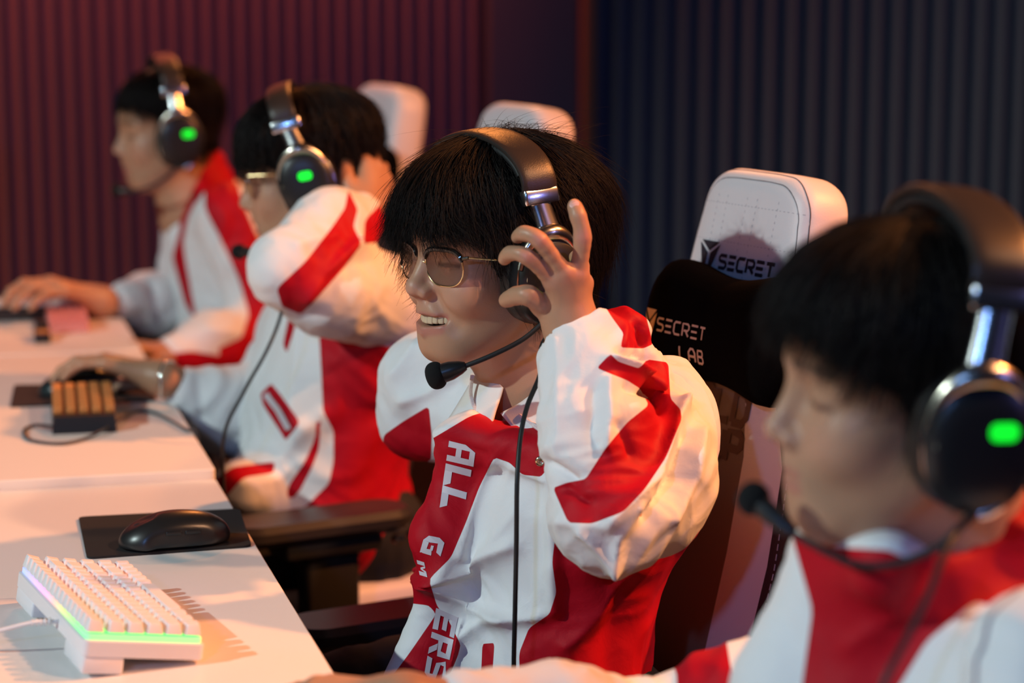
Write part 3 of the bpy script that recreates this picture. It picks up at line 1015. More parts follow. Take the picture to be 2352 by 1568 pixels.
# ---------------------------------------------------------------- room shell
def struct(name, g, m, **k):
    o = g.make(name, m, **k); o['kind'] = 'structure'; return o
WALLM = mat('ribbed_wall', (0.13, 0.12, 0.13), rough=0.55, bump=0.1, bscale=50)
WALLR = mat('ribbed_wall_red_lit', (0.20, 0.12, 0.14), rough=0.55, bump=0.1, bscale=50)  # same grey ribs, with the red wash tinted into their colour
FLAT = mat('flat_panel', (0.085, 0.07, 0.085), rough=0.7, bump=0.1, bscale=80)
BROWN = mat('bronze_trim', (0.16, 0.07, 0.03), rough=0.45)
FLOORM = mat('dark_carpet', (0.02, 0.02, 0.025), rough=0.95, bump=0.6, bscale=300)
CEIL = mat('dark_ceiling', (0.02, 0.02, 0.02), rough=0.9)
YW = 6.2
def ribs(x0, x1, y, pitch, depth, z1=3.2):
    xs = []; n = int((x1-x0)/pitch)
    g = G(); V = []; k = 12
    for i in range(n):
        for j in range(k):
            t = j/k
            u = t/0.66
            V.append((x0+(i+t)*pitch, y-(depth*max(0, math.sin(u*PI))**0.6 if u < 1 else 0)))
    V.append((x0+n*pitch, y))
    pts = [(x, yy, 0) for x, yy in V]+[(x, yy, z1) for x, yy in V]
    m_ = len(V)
    g.add(pts, [(i, i+1, m_+i+1, m_+i) for i in range(m_-1)])
    g.add([(x0, y+0.02, 0), (x0+n*pitch, y+0.02, 0), (x0+n*pitch, y+0.02, z1), (x0, y+0.02, z1)], [(0, 1, 2, 3)])
    return g, x0+n*pitch
XP = PY(1110, 400, YW)[0]
XQ = PY(1316, 400, YW)[0]
PIT = 0.0462
nL = 66
GAPM = mat('navy_gap_shade', (0.028, 0.045, 0.115), rough=0.6)  # bluish shade between the ribs, put into the colour
def gap_faces(o):
    o.data.materials.append(GAPM)
    for p in o.data.polygons:
        if p.center.y > YW-0.0035: p.material_index = 1
g, xe = ribs(XP-nL*PIT+1e-6, XP+0.001, YW, PIT, 0.028)
o = struct('wall_left', g, WALLR); gap_faces(o)
g = G(); g.box(((XP+XQ)/2, YW-0.02, 1.6), (XQ-XP, 0.10, 3.2), bev=0.004); struct('trim_panel', g, FLAT)
g = G(); g.box((XQ+0.018, YW-0.035, 1.6), (0.036, 0.13, 3.2), bev=0.006); struct('trim_1', g, BROWN)
g, xe = ribs(XQ+0.036, XQ+3.4, YW, 0.066, 0.036)
o = struct('wall_right', g, WALLM); gap_faces(o)
g = G(); g.box((0.7, 2.8, -0.05), (8.4, 8.0, 0.1)); struct('floor', g, FLOORM)

# ---------------------------------------------------------------- desks
DTOP = mat('white_laminate', (0.80, 0.76, 0.73), rough=0.42, bump=0.03, bscale=400)
DMET = mat('black_powder_steel', (0.015, 0.015, 0.016), rough=0.5)
EX = 0.362
def desk(label, y0, y1, ztop):
    t = thing('desk', label, 'desk', (EX-0.4, (y0+y1)/2, 0), group='white gaming desks in a row')
    w_ = y1-y0
    g = G(); g.slab((0, 0, ztop-0.0125), (0.8, w_-0.002, 0.025), 0.006, top_bev=0.0015); g.make('desk_top', DTOP, t)
    g = G(); g.box((-0.36, 0, ztop-0.20), (0.018, w_-0.12, 0.30), bev=0.002); g.make('modesty_panel', DMET, t)
    for sx in (-1, 1):
        for sy in (-1, 1):
            g = G(); g.box((sx*0.33-0.03, sy*(w_/2-0.07), (ztop-0.026)/2), (0.05, 0.05, ztop-0.026), bev=0.004); g.make('leg', DMET, t)
    return t
J1, J2 = 2.897, 3.872
desk('white desk at the bottom right nearest the camera, its top mostly out of frame', 0.95, 1.92, 0.7385)
desk('white desk carrying the white lit keyboard and the black mouse', 1.922, J1, 0.74)
desk('white desk carrying the small orange and black keypad', J1+0.001, J2, 0.753)
desk('farthest white desk with the pink keyboard on it', J2+0.001, 4.42, 0.755)

# ---------------------------------------------------------------- gaming chairs
LW = mat('white_chair_leather', (0.66, 0.62, 0.63), rough=0.42, bump=0.15, bscale=500)
LT = mat('tan_panel_shaded', (0.17, 0.115, 0.075), rough=0.5, bump=0.15, bscale=500)  # beige panel, its colour darkened for the dim warm shade on it
LB = mat('black_chair_leather', (0.015, 0.015, 0.018), rough=0.42, bump=0.15, bscale=500)
PLUSH = mat('black_plush', (0.0022, 0.002, 0.0022), rough=1.0, spec=0.04, sheen=0.0, bump=0.5, bscale=700)
STI = mat('stitching', (0.35, 0.33, 0.36), rough=0.8)
STID = mat('dark_stitching', (0.05, 0.045, 0.06), rough=0.8)
PRINT = mat('black_embroidery', (0.012, 0.01, 0.02), rough=0.7)
PGOLD = mat('gold_embroidery', (0.66, 0.42, 0.16), rough=0.5)
PWHT = mat('pale_embroidery', (0.62, 0.50, 0.42), rough=0.6)
PBRN = mat('brown_print', (0.09, 0.04, 0.018), rough=0.6)
STAR = mat('polished_steel', (0.7, 0.7, 0.7), rough=0.2, metal=1)

def chair_prof(v):
    """half width, front-x, thickness of the backrest at height v (0..0.86 m)"""
    hw = np.interp(v, [0, .05, .15, .28, .39, .45, .50, .56, .63, .68, .705, .72], [.20, .235, .262, .275, .262, .215, .155, .122, .114, .106, .100, .062])
    th = np.interp(v, [0, .1, .42, .58, .66, .68], [.055, .06, .050, .046, .044, .043])
    if v > 0.665:
        q = min(1.0, (v-0.665)/0.055)
        hw = 0.056+0.052*math.sqrt(max(0, 1-q*q))
    if v > 0.690:
        q = min(1.0, (v-0.690)/0.030)
        th = 0.020+0.023*math.sqrt(max(0, 1-q*q))
    return hw, th
def sw(y, hw, v):
    """front bolsters stand proud at the sides"""
    b = np.interp(v, [0, .1, .38, .47, .52], [.02, .045, .045, .02, 0.0])
    u = abs(y)/hw
    return b*max(0, (u-0.62)/0.38)**1.4
# letters as strokes: unit cell 0..1 x 0..1 (y up)
GLY = {
 'S': [[(1, 1), (.15, 1), (0, .85), (.0, .65), (.15, .55), (.85, .5), (1, .4), (1, .15), (.85, 0), (0, 0)]],
 'E': [[(0, 1), (1, 1)], [(0, .5), (.9, .5)], [(0, 0), (1, 0)]],
 'C': [[(1, 1), (.2, 1), (0, .8), (0, .2), (.2, 0), (1, 0)]],
 'R': [[(0, 0), (0, 1), (.8, 1), (1, .85), (1, .6), (.8, .45), (.2, .45)], [(.5, .45), (1, 0)]],
 'T': [[(0, 1), (1, 1)], [(.5, 1), (.5, 0)]],
 'L': [[(0, 1), (0, 0), (1, 0)]],
 'A': [[(0, 0), (0, .7), (.3, 1), (.7, 1), (1, .7), (1, 0)], [(0, .4), (1, .4)]],
 'B': [[(0, 0), (0, 1), (.8, 1), (.95, .85), (.95, .65), (.8, .52), (0, .52)], [(.8, .52), (1, .4), (1, .15), (.8, 0), (0, 0)]],
 'W': [[(0, 1), (.2, 0), (.5, .8), (.8, 0), (1, 1)]],
 'O': [[(.2, 1), (0, .8), (0, .2), (.2, 0), (.8, 0), (1, .2), (1, .8), (.8, 1), (.2, 1)]],
 'D': [[(0, 0), (0, 1), (.7, 1), (1, .75), (1, .25), (.7, 0), (0, 0)]],
 'U': [[(0, 1), (0, .2), (.2, 0), (.8, 0), (1, .2), (1, 1)]],
 'P': [[(0, 0), (0, 1), (.8, 1), (1, .85), (1, .6), (.8, .45), (0, .45)]],
 'G': [[(1, 1), (.2, 1), (0, .8), (0, .2), (.2, 0), (1, 0), (1, .5), (.5, .5)]],
 'M': [[(0, 0), (0, 1), (.5, .4), (1, 1), (1, 0)]],
}
def text_quads(txt, x0, y0, cw, ch, gap, wd, slant=0.0):
    """text as bands in a plane (x right, y up); returns quads"""
    q = []
    x = x0
    for chh in txt:
        if chh != ' ':
            for pl in GLY[chh]:
                pts = [(x+px*cw+slant*py*ch, y0+py*ch) for px, py in pl]
                q += strip_quads(pts, wd)
        x += cw+gap
    return q
def map_quads(name, quads, fn, m, parent, label=None, step=0.01):
    V, F = [], []
    for quad in quads:
        q = [np.array(p, float) for p in quad]
        nu = max(1, int(np.linalg.norm(q[1]-q[0])/step)); nv = 1
        b = len(V)
        for j in range(nv+1):
            for i in range(nu+1):
                u, v = i/nu, j/nv
                p = (q[0]*(1-u)+q[1]*u)*(1-v)+(q[3]*(1-u)+q[2]*u)*v
                V.append(fn(p[0], p[1]))
        for j in range(nv):
            for i in range(nu):
                a = b+j*(nu+1)+i; F.append((a, a+1, a+nu+2, a+nu+1))
    return link(name, mesh_from(name, V, F, m), parent, label)

LOGO_T = [[(0, 1), (1, 1), (.52, .70)], [(-.06, .93), (.44, .64), (.44, 0), (.30, .10)], [(1.06, .93), (.60, .64), (.56, 0), (.70, .10)]]
def logo_polys(x0, y0, w_, h_):
    out = []
    for pl in LOGO_T:
        p = [(x0+a*w_, y0+b*h_) for a, b in pl]
        if len(p) == 3: out.append((p[0], p[1], p[2], p[2]))
        else: out.append(tuple(p))
    return out

def make_chair(label, loc, yaw, recline=12, pillow=True, detail=True, hs=1.0, arm=0.0, armx=0.0):
    root = thing('gaming_chair', label, 'chair', loc, Rz(yaw), group='white gaming chairs')
    # back: local frame, chair faces -x; v up the back
    bx, bz = 0.20, 0.448
    rc = R(recline)
    ex = np.array((math.sin(rc), 0, math.cos(rc))); nx = np.array((-math.cos(rc), 0, math.sin(rc)))   # up the back, out of the front
    def FP(y, v, off=0.0):
        hw, th = chair_prof(v)
        fl = max(0.0, 1-min(1.0, abs(y)/hw)**3.636)**0.225
        return np.array((bx, 0, bz))+ex*v*hs+np.array((0, y, 0))+nx*(th*fl+sw(y, hw, v)*min(1.0, fl*1.0)+off)
    loops = []
    vs = np.concatenate([np.linspace(0, .65, 36), .665+.055*np.sin(np.linspace(0, PI/2, 14))])
    for v in vs:
        hw, th = chair_prof(v)
        lp = []
        n = 44
        for a in np.linspace(0, 2*PI, n, endpoint=False):
            ca, sa = math.cos(a), math.sin(a)
            y = hw*abs(sa)**0.55*(1 if sa > 0 else -1)
            x = th*abs(ca)**0.45*(1 if ca > 0 else -1)
            if x > 0: x += sw(y, hw, v)*min(1, x/th)
            lp.append(np.array((bx, 0, bz))+ex*v*hs+np.array((0, y, 0))+nx*x)
        loops.append(lp)
    g = G(); g.loft(loops)
    me = mesh_from('backrest', g.V, g.F, LW)
    me.materials.append(LT); me.materials.append(LB)
    nloop = 44
    idx = []
    for fi in range(len(g.F)):
        j, i = divmod(fi, nloop)
        if j >= len(vs)-1: idx.append(0); continue
        v = (vs[j]+vs[j+1])/2; a = (i+0.5)*2*PI/nloop
        hw, th = chair_prof(v); y = hw*abs(math.sin(a))**0.55*(1 if math.sin(a) > 0 else -1)
        u = y/hw; front = math.cos(a) > 0.0
        k = 0
        if v < 0.50 and abs(u) > 0.66: k = 2
        elif front and v < 0.48 and abs(u) < 0.42: k = 1
        if not front and v < 0.48: k = 2
        idx.append(k)
    me.polygons.foreach_set('material_index', idx)
    back = link('backrest', me, root)
    if detail:
        # stitching: round the headrest face and down the bolsters
        for off, mm in ((0.004, STID), (0.015, STID)):
            vv = list(np.linspace(.53, .655, 8))+list(.665+.055*np.sin(np.linspace(0.05, PI/2, 9)))
            pts = []
            for v in vv:
                y_ = chair_prof(v)[0]; k_ = 1-off/0.125
                pts.append((y_*k_, .60+(v-.60)*k_ if v > .60 else v))
            pts.append((0.03, pts[-1][1]+0.001)); pts.append((0, pts[-1][1]))
            full = [(-y, v) for y, v in pts]+[(y, v) for y, v in pts[::-1]][1:]
            full = catmull(full, 4)
            G().tube([FP(p[0], p[1], -0.0006) for p in full], 0.0008, n=5).make('seam', mm, back)
        for s in (1, -1):
            for off in (0.68, 0.86):
                pts = [FP(s*chair_prof(v)[0]*off, v, 0.0004) for v in np.linspace(0.03, 0.47, 40)]
                gg = G()
                for i in range(0, 39):
                    gg.tube([pts[i], pts[i]*0.35+pts[i+1]*0.65], 0.0011, n=5)
                gg.make('bolster_stitching', STI, back)
        # quilted lines on the head panel
        gg = G()
        for y0 in (-0.085, -0.06, -0.02, 0.0, 0.04, 0.06, 0.09):
            for k in range(22):
                v = .52+.17*k/22
                if abs(y0) < chair_prof(v)[0]-.035 and v < .685: gg.tube([FP(y0, v, 0.0), FP(y0, v+0.003, 0.0)], 0.00032, n=4)
        for v in (.57, .63, .675):
            for k in range(30):
                y = -0.1+0.2*k/30
                gg.tube([FP(y, v, 0), FP(y+0.003, v, 0)], 0.0003, n=4)
        gg.make('quilting', mat('grey_stitching', (0.30, 0.27, 0.32), rough=0.8), back)
        fn = lambda a, b: FP(-a, b, 0.0012)      # reading from the front, text runs to the chair's -y side
        q = logo_polys(-0.076, .588, 0.040, 0.040)+text_quads('SECRET', -0.030, .598, 0.0140, 0.0150, 0.0045, 0.0042)
        map_quads('logo', q, fn, PRINT, back, 'black embroidered logo and lettering')
        q = text_quads('VICTORY'.replace('V', 'U').replace('I', 'T').replace('Y', 'T'), -0.10, .520, 0.021, 0.036, 0.0075, 0.0085) if False else text_quads('WORLD', -0.085, .425, 0.026, 0.034, 0.009, 0.0100)
        q += text_quads('CUP', -0.015, .380, 0.026, 0.034, 0.009, 0.0100)
        map_quads('back_lettering', q, fn, PBRN, back, 'brown lettering on the tan panel')
        q = text_quads('WOR', 0.0, 0, 0.02, 0.02, 0.006, 0.006)
        q = text_quads('WOR', -0.175, .335, 0.017, 0.040, 0.007, 0.0062, slant=.15)
        map_quads('side_lettering', q, fn, PRINT, back, 'black lettering WOR low on the white side panel')
    if pillow:
        pv, ph = 0.528, 0.076
                # lofted across the width: dog-bone outline, fuller ends
        loops = []
        for t in np.linspace(-1, 1, 41):
            y = t*0.134-0.040
            e = max(0.0, 1-abs(t)**7)**0.5
            hh = ph*(0.80+0.26*min(1, abs(t*1.25))**2)*e+0.001
            tt = (0.040+0.012*abs(t))*e+0.001
            lp = []
            for a in np.linspace(0, 2*PI, 28, endpoint=False):
                ca, sa = math.cos(a), math.sin(a)
                lp.append(FP(0, pv)+np.array((0, y, 0))+ex*(hh*abs(sa)**0.75*(1 if sa > 0 else -1))+nx*(0.018+tt*abs(ca)**0.8*(1 if ca > 0 else -1)))
            loops.append(lp)
        g = G(); g.loft(loops)
        pil = g.make('head_pillow', PLUSH, root, label='black plush head pillow')
        if detail:
            bv = BVHTree.FromPolygons([tuple(map(float, p)) for p in g.V], g.F)
            def fn2(a, b):
                o_ = FP(0, pv)+np.array((0, -a, 0))+ex*b+nx*0.3
                loc_, n_, i_, d_ = bv.ray_cast(Vector(o_), Vector(-nx))
                return np.array(loc_)+nx*0.0015 if loc_ is not None else o_-nx*0.22
            map_quads('pillow_logo', logo_polys(-0.068, -0.036, 0.025, 0.045), fn2, PGOLD, pil, 'gold embroidered emblem', step=0.004)
            q = text_quads('SECRET', -0.037, -0.014, 0.0112, 0.0142, 0.0046, 0.0024)+text_quads('LAB', 0.0075, -0.041, 0.0112, 0.0142, 0.0056, 0.0026)
            map_quads('pillow_lettering', q, fn2, PWHT, pil, 'pale embroidered lettering', step=0.004)
    # seat
    loops = []
    for t in np.linspace(0, 1, 16):
        x = 0.22-t*0.52
        e = (1-(2*abs(t-0.5))**8)**0.5 if abs(t-0.5) < 0.5 else 0.05
        lp = []
        for a in np.linspace(0, 2*PI, 32, endpoint=False):
            ca, sa = math.cos(a), math.sin(a)
            y = 0.255*abs(ca)**0.5*(1 if ca > 0 else -1)*max(e, .3)
            z = 0.44+0.055*abs(sa)**0.6*(1 if sa > 0 else -1)*max(e, .2)+(0.035*max(0, abs(y)/0.255-0.6)/0.4 if sa > 0 else 0)
            lp.append((x, y, z))
        loops.append(lp)
    G().loft(loops).make('seat', LW, root)
    g = G(); g.box((-0.02, 0, 0.365), (0.30, 0.22, 0.05), bev=0.012); g.make('seat_mechanism', DMET, root)
    g = G(); g.lathe([(0.0, 0.06), (0.045, 0.06), (0.045, 0.09), (0.030, 0.10), (0.030, 0.22), (0.018, 0.23), (0.018, 0.345), (0, 0.345)], n=20); g.make('gas_lift', DMET, root)
    g = G()
    for k in range(5):
        a = k*2*PI/5+0.3
        g.tube([(0.02*math.cos(a), 0.02*math.sin(a), 0.10), (0.18*math.cos(a), 0.18*math.sin(a), 0.095), (0.315*math.cos(a), 0.315*math.sin(a), 0.072)], [0.032, 0.027, 0.018], n=10)
    g.make('star_base', DMET, root)
    for k in range(5):
        a = k*2*PI/5+0.3
        g = G(); c_ = np.array((0.315*math.cos(a), 0.315*math.sin(a), 0.03))
        for s in (-1, 1):
            g.lathe([(0.001, -0.009), (0.027, -0.009), (0.030, -0.004), (0.030, 0.004), (0.027, 0.009), (0.001, 0.009)], c_+np.array((-math.sin(a), math.cos(a), 0))*s*0.014, Rz(a)@Rx(PI/2), 18)
        g.tube([c_+np.array((0, 0, 0.0)), c_+np.array((0, 0, 0.04))], 0.008, n=8)
        g.make('caster', BLK if 'black_plastic' in MATS else DMET, root)
    for s in (1, -1):
        g = G()
        g.slab((-0.06+armx, s*0.315, 0.675-arm), (0.285, 0.100, 0.030), 0.045, n=8, top_bev=0.009)
        pad = g.make('armrest', mat('armrest_pad', (0.03, 0.026, 0.028), rough=0.38), root, label='black padded armrest')
        g = G(); g.box((-0.05+armx, s*0.315, 0.648-arm), (0.15, 0.07, 0.028), bev=0.006); g.box((-0.045+armx, s*0.315, 0.54-arm), (0.085, 0.038, 0.22), bev=0.01)
        g.box((-0.045+armx, s*0.27, 0.41), (0.085, 0.13, 0.028), bev=0.008)
        g.make('armrest_post', DMET, root)
        g = G(); g.lathe([(0.001, 0), (0.008, 0), (0.008, 0.012), (0.001, 0.014)], (0.045+armx, s*0.315-0.035, 0.648-arm), Rx(PI/2), 14)
        g.lathe([(0.001, 0), (0.006, 0), (0.006, 0.012), (0.001, 0.014)], (0.070+armx, s*0.315-0.030, 0.650-arm), Rx(PI/2), 14)
        g.make('adjuster_button', STAR, root)
    return root

# ---------------------------------------------------------------- things on the desks
KEYW = mat('white_keycap', (0.80, 0.76, 0.76), rough=0.45)
KCASE = mat('white_keyboard_case', (0.78, 0.75, 0.77), rough=0.4)
def glow_mat():
    m = mat('keyboard_glow', (0.5, 0.5, 0.5), rough=0.4)
    N, L = nodes_of(m); b = N['Principled BSDF']
    tc = N.new('ShaderNodeTexCoord'); sp = N.new('ShaderNodeSeparateXYZ'); L.new(tc.outputs['Object'], sp.inputs[0])
    mr = N.new('ShaderNodeMapRange'); mr.inputs[1].default_value = -0.15; mr.inputs[2].default_value = 0.15
    L.new(sp.outputs['Y'], mr.inputs[0])
    cr = N.new('ShaderNodeValToRGB'); L.new(mr.outputs[0], cr.inputs[0])
    e = cr.color_ramp.elements
    e[0].position = 0.0; e[0].color = (0.02, 1, 0.22, 1)
    e[1].position = 1.0; e[1].color = (0.12, 0.45, 1, 1)
    for p, c in ((0.18, (0.08, 1, 0.12, 1)), (0.36, (0.55, 0.8, 0.08, 1)), (0.48, (1, 0.42, 0.30, 1)), (0.62, (1, 0.30, 0.75, 1)), (0.8, (0.5, 0.35, 1, 1))):
        x = e.new(p); x.color = c
    L.new(cr.outputs[0], b.inputs['Emission Color']); b.inputs['Emission Strength'].default_value = 0.95
    return m
GLOW = glow_mat()

def white_keyboard():
    # long side runs along the row; the player sits at +x. Raised on flip feet at -x.
    c = np.array((0.166, 2.222, 0.7405))
    tilt = R(9)
    Rm = Rz(R(10))@Ry(tilt)          # -x side higher
    t = thing('gaming_keyboard', 'white compact keyboard with green to purple backlight, lying nearest the camera', 'keyboard', c+np.array((0, 0, 0.0195)), Rm)
    W_, L_ = 0.118, 0.277
    g = G(); g.slab((0, 0, 0.001), (W_, L_, 0.016), 0.006, top_bev=0.001); g.make('case', KCASE, t)
    g = G(); g.slab((0, 0, 0.0115), (W_-0.006, L_-0.006, 0.005), 0.004); g.make('light_strip', GLOW, t)
    for sy in (-1, 1):
        g = G(); g.box((-0.038, sy*0.103-0.0, -0.015), (0.040, 0.070, 0.017), bev=0.003); g.make('flip_foot', KCASE, t)
    unit = 0.0168
    rows = [ # x from back (-) to front (+), list of (start, width) in units along y from the far end... near end = -y
        [(i, 1) for i in range(16)],
        [(i, 1) for i in range(13)]+[(13, 2), (15, 1)],
        [(0, 1.5)]+[(1.5+i, 1) for i in range(12)]+[(13.5, 1.5), (15, 1)],
        [(0, 1.75)]+[(1.75+i, 1) for i in range(11)]+[(12.75, 2.25), (15, 1)],
        [(0, 2.25)]+[(2.25+i, 1) for i in range(10)]+[(12.25, 1.75), (14, 1), (15, 1)],
        [(0, 1.25), (1.25, 1.25), (2.5, 1.25), (3.75, 6.25), (10, 1), (11, 1), (12, 1), (13, 1), (14, 1), (15, 1)]]
    cache = {}
    tot = 16.0
    for r_, row in enumerate(rows):
        x = -0.0475+r_*0.0187+(0.0010 if r_ else -0.0005)
        for st, wd in row:
            # left end of the board (Esc) lies nearest the camera
            y = (st+wd/2-tot/2)*unit
            key = (r_, wd)
            if key not in cache:
                hw, hy = 0.0172/2, (wd*unit-0.0021)/2
                g = G(); lps = []
                hh = 0.0100+[0.0016, .001, .0004, 0, .0003, .0006][r_]
                sl = [0.0016, .0010, .0004, -.0002, -.0007, -.0010][r_]
                for z, k in ((0, 0), (hh*0.85, 0.0020), (hh, 0.0028)):
                    lp = []
                    for s1, s2 in ((1, 1), (-1, 1), (-1, -1), (1, -1)):
                        for a in np.linspace(0, PI/2, 4):
                            a2 = a+{(1, 1): 0, (-1, 1): 1, (-1, -1): 2, (1, -1): 3}[(s1, s2)]*PI/2
                            rr = 0.0022
                            px = s1*(hw-k-rr)+math.cos(a2)*rr; py = s2*(hy-k-rr)+math.sin(a2)*rr
                            lp.append((px, py, z-(px/hw)*sl*(1 if z else 0)-(0.0007*(1-(px/(hw-k))**2) if z == hh else 0)))
                    lps.append(lp)
                g.loft(lps)
                cache[key] = g.make('keycap', KEYW, t, angle=30)
                o = cache[key]
            else:
                o = cache[key].copy(); COL.objects.link(o)
            o.location = (x, y, 0.0160)
    # cable and its strain relief
    a0 = c+Rm@np.array((-0.066, -0.040, 0.02))
    e = [a0+np.array((0.004, 0, 0)), a0+np.array((-0.02, -0.001, 0.001)), a0+np.array((-0.06, 0.006, -0.008)), a0+np.array((-0.12, 0.02, -0.020)), a0+np.array((-0.22, 0.03, -0.0275))]
    g = G(); g.tube(catmull(e, 8), 0.0022, n=8)
    for k in range(5):
        p = a0+np.array((-0.003-k*0.0042, 0, 0.0006))
        g.tube([p, p+np.array((-0.0022, 0, 0))], 0.0042-0.0003*k, n=10)
    link('keyboard_cable', mesh_from('keyboard_cable', tolocal(np.array(g.V), t), g.F, KCASE), t)
    return t

def pad_thing(label, corners, z, m, thick=0.003, name='mouse_pad'):
    c = np.mean(corners, 0)
    t = thing(name, label, 'mouse pad', (c[0], c[1], z), group=None)
    P = [np.array(p[:2])-c[:2] for p in corners]
    lp = []
    for i in range(4):
        p, a, b = P[i], P[i-1], P[(i+1) % 4]
        da = (a-p)/np.linalg.norm(a-p); db = (b-p)/np.linalg.norm(b-p); r_ = 0.010
        for s in np.linspace(0, 1, 6):
            q = (p+da*r_)*(1-s)**2+2*s*(1-s)*p+(p+db*r_)*s*s
            lp.append(q)
    g = G(); g.loft([[(q[0], q[1], 0.0004) for q in lp], [(q[0], q[1], thick) for q in lp]])
    g.make('pad_surface', m, t, smooth=False)
    return t

def mouse(label, c, yaw, m, s=1.0, group=None):
    """front of the mouse towards local -x"""
    t = thing('computer_mouse', label, 'mouse', c, Rz(yaw), group=group)
    P = [ell((0.010, 0, 0.008), (0.054*s, 0.0315*s, 0.031*s), k=0.01), ell((-0.028*s, 0, 0.004), (0.036*s, 0.029*s, 0.022*s), k=0.03),
         rbox((0, 0, -0.05), (0.2, 0.2, 0.0515), 0.0, k=0.003, mode=1),
         cone((-0.07*s, 0.0, 0.038), (-0.035*s, 0.0, 0.040), 0.0155, 0.008, k=0.012, mode=1)]
    P += [cone((-0.02, sg*0.050*s, 0.010), (0.03, sg*0.050*s, 0.012), 0.0185, 0.0185, k=0.012, mode=1) for sg in (1, -1)]
    P += [cone((-0.066*s, 0.0, 0.030), (-0.012*s, 0, 0.041), 0.0009, 0.0009, k=0.001, mode=1)]
    V, F = mesh_sdf(P, 0.0013)
    V = relax(V, F, 2, 0.4)
    link('mouse_shell', mesh_from('mouse_shell', V, F, m), t)
    g = G(); g.lathe([(0.001, -0.0035), (0.0085, -0.0035), (0.0098, 0), (0.0085, 0.0035), (0.001, 0.0035)], (-0.040*s, 0, 0.0185*s), Rx(PI/2), 20)
    g.make('scroll_wheel', RUBW, t)
    for k in (0, 1):
        g = G(); g.box((-0.006+k*0.022, -0.0296*s, 0.020), (0.018, 0.0028, 0.0045), bev=0.0012); g.make('side_button', m, t)
    return t
RUBW = mat('wheel_rubber', (0.02, 0.02, 0.025), rough=0.4)
MOUSEM = mat('matte_black_mouse', (0.016, 0.015, 0.015), rough=0.32, spec=0.6)
PADM = mat('black_cloth_pad', (0.016, 0.013, 0.012), rough=0.9, bump=0.3, bscale=2500)
# ---------------------------------------------------------------- furniture and desk things in place
def dn(P, d): return np.array(P)+np.array(d)
make_chair('white gaming chair behind the player adjusting his headset, black logo pillow on it', (0.668, 2.44, 0), R(15), recline=11, arm=0.095, armx=0.03)
make_chair('white gaming chair whose headrest shows above the hair of the player in the middle', (0.625, 3.44, 0), R(15), recline=11, detail=False, hs=1.035, arm=0.050, armx=-0.125)
make_chair('farthest white gaming chair, its tall headrest against the red-lit wall', (0.585, 4.43, 0), R(14), recline=13, detail=False, hs=1.02)
make_chair('white gaming chair under the nearest player at the right edge', (0.84, 1.60, 0), R(4), recline=13, detail=False)

white_keyboard()
pad_thing('small black mouse pad beside the white keyboard', [PZ(180, 1186, .743), PZ(550, 1167, .743), PZ(578, 1251, .743), PZ(200, 1279, .743)], 0.74, PADM)
mouse('black wireless mouse resting unused on the small black pad', PZ(402, 1250, .743)*np.array((1, 1, 0))+np.array((0.0, 0.0, .7435)), R(4), MOUSEM)

# keypad, pad, cable of the second desk
ZD2 = 0.753
pad_thing('long black mouse pad under the hand of the second player', [PZ(23, 937, ZD2), PZ(33, 887, ZD2), PZ(352, 884, ZD2), PZ(357, 921, ZD2)], ZD2, mat('dark_pad', (0.04, 0.022, 0.02), rough=0.8))
kc = (PZ(118, 985, ZD2)+PZ(268, 985, ZD2)+PZ(130, 905, ZD2+.02)+PZ(255, 905, ZD2+.02))/4
p0 = PZ(120, 998, ZD2); p1 = PZ(270, 992, ZD2)
OKEY = mat('orange_keycap', (0.55, 0.22, 0.06), rough=0.55)
KB = mat('black_keypad_case', (0.010, 0.010, 0.012), rough=0.45)
ax = (p1-p0); wk = np.linalg.norm(ax[:2]); yawk = math.atan2(ax[1], ax[0])
dk = 0.20
Rk = Rz(yawk)
ck = (p0+p1)/2+Rk@np.array((0, dk/2, 0))
kp = thing('keypad', 'small black keypad with orange keycaps on the second desk', 'keypad', (ck[0], ck[1], ZD2), Rk)
g = G(); g.add([(-wk/2, -dk/2, 0), (wk/2, -dk/2, 0), (wk/2, dk/2, 0), (-wk/2, dk/2, 0), (-wk/2+.003, -dk/2+0.004, 0.024), (wk/2-.003, -dk/2+0.004, 0.024), (wk/2-.003, dk/2, 0.030), (-wk/2+.003, dk/2, 0.030)],
     [(3, 2, 1, 0), (4, 5, 6, 7), (0, 1, 5, 4), (1, 2, 6, 5), (2, 3, 7, 6), (3, 0, 4, 7)])
g.make('keypad_case', KB, kp, smooth=False)
proto = None
for i in range(5):
    for j in range(8):
        if proto is None:
            g = G(); g.box((0, 0, 0), (wk/5*0.76, dk/8*0.84, 0.011), bev=0.002); proto = o = g.make('keycap', OKEY, kp)
        else:
            o = proto.copy(); COL.objects.link(o)
        o.location = (-wk/2+wk/5*(i+0.5), -dk/2+0.022+(j+0.5)*dk/8*0.88, 0.029+0.0006*j)
cb = [PZ(118, 978, ZD2+.012), PZ(80, 976, ZD2+.004), PZ(55, 988, ZD2+.003), PZ(70, 1010, ZD2+.003), PZ(140, 1018, ZD2+.003), PZ(200, 1005, ZD2+.004), PZ(262, 972, ZD2+.008), PZ(310, 944, ZD2+.004), PZ(360, 950, ZD2+.003), PZ(425, 985, ZD2+.003)]
cb += [np.array((EX+0.006, cb[-1][1]-0.02, ZD2-0.01)), np.array((EX+0.012, cb[-1][1]-0.03, 0.62)), np.array((EX+0.01, cb[-1][1]-0.04, 0.4))]
g = G(); g.tube(catmull(cb, 10), 0.0022, n=8)
link('keypad_cable', mesh_from('keypad_cable', tolocal(np.array(g.V), kp), g.F, mat('grey_cable', (0.06, 0.055, 0.06), rough=0.5)), kp)
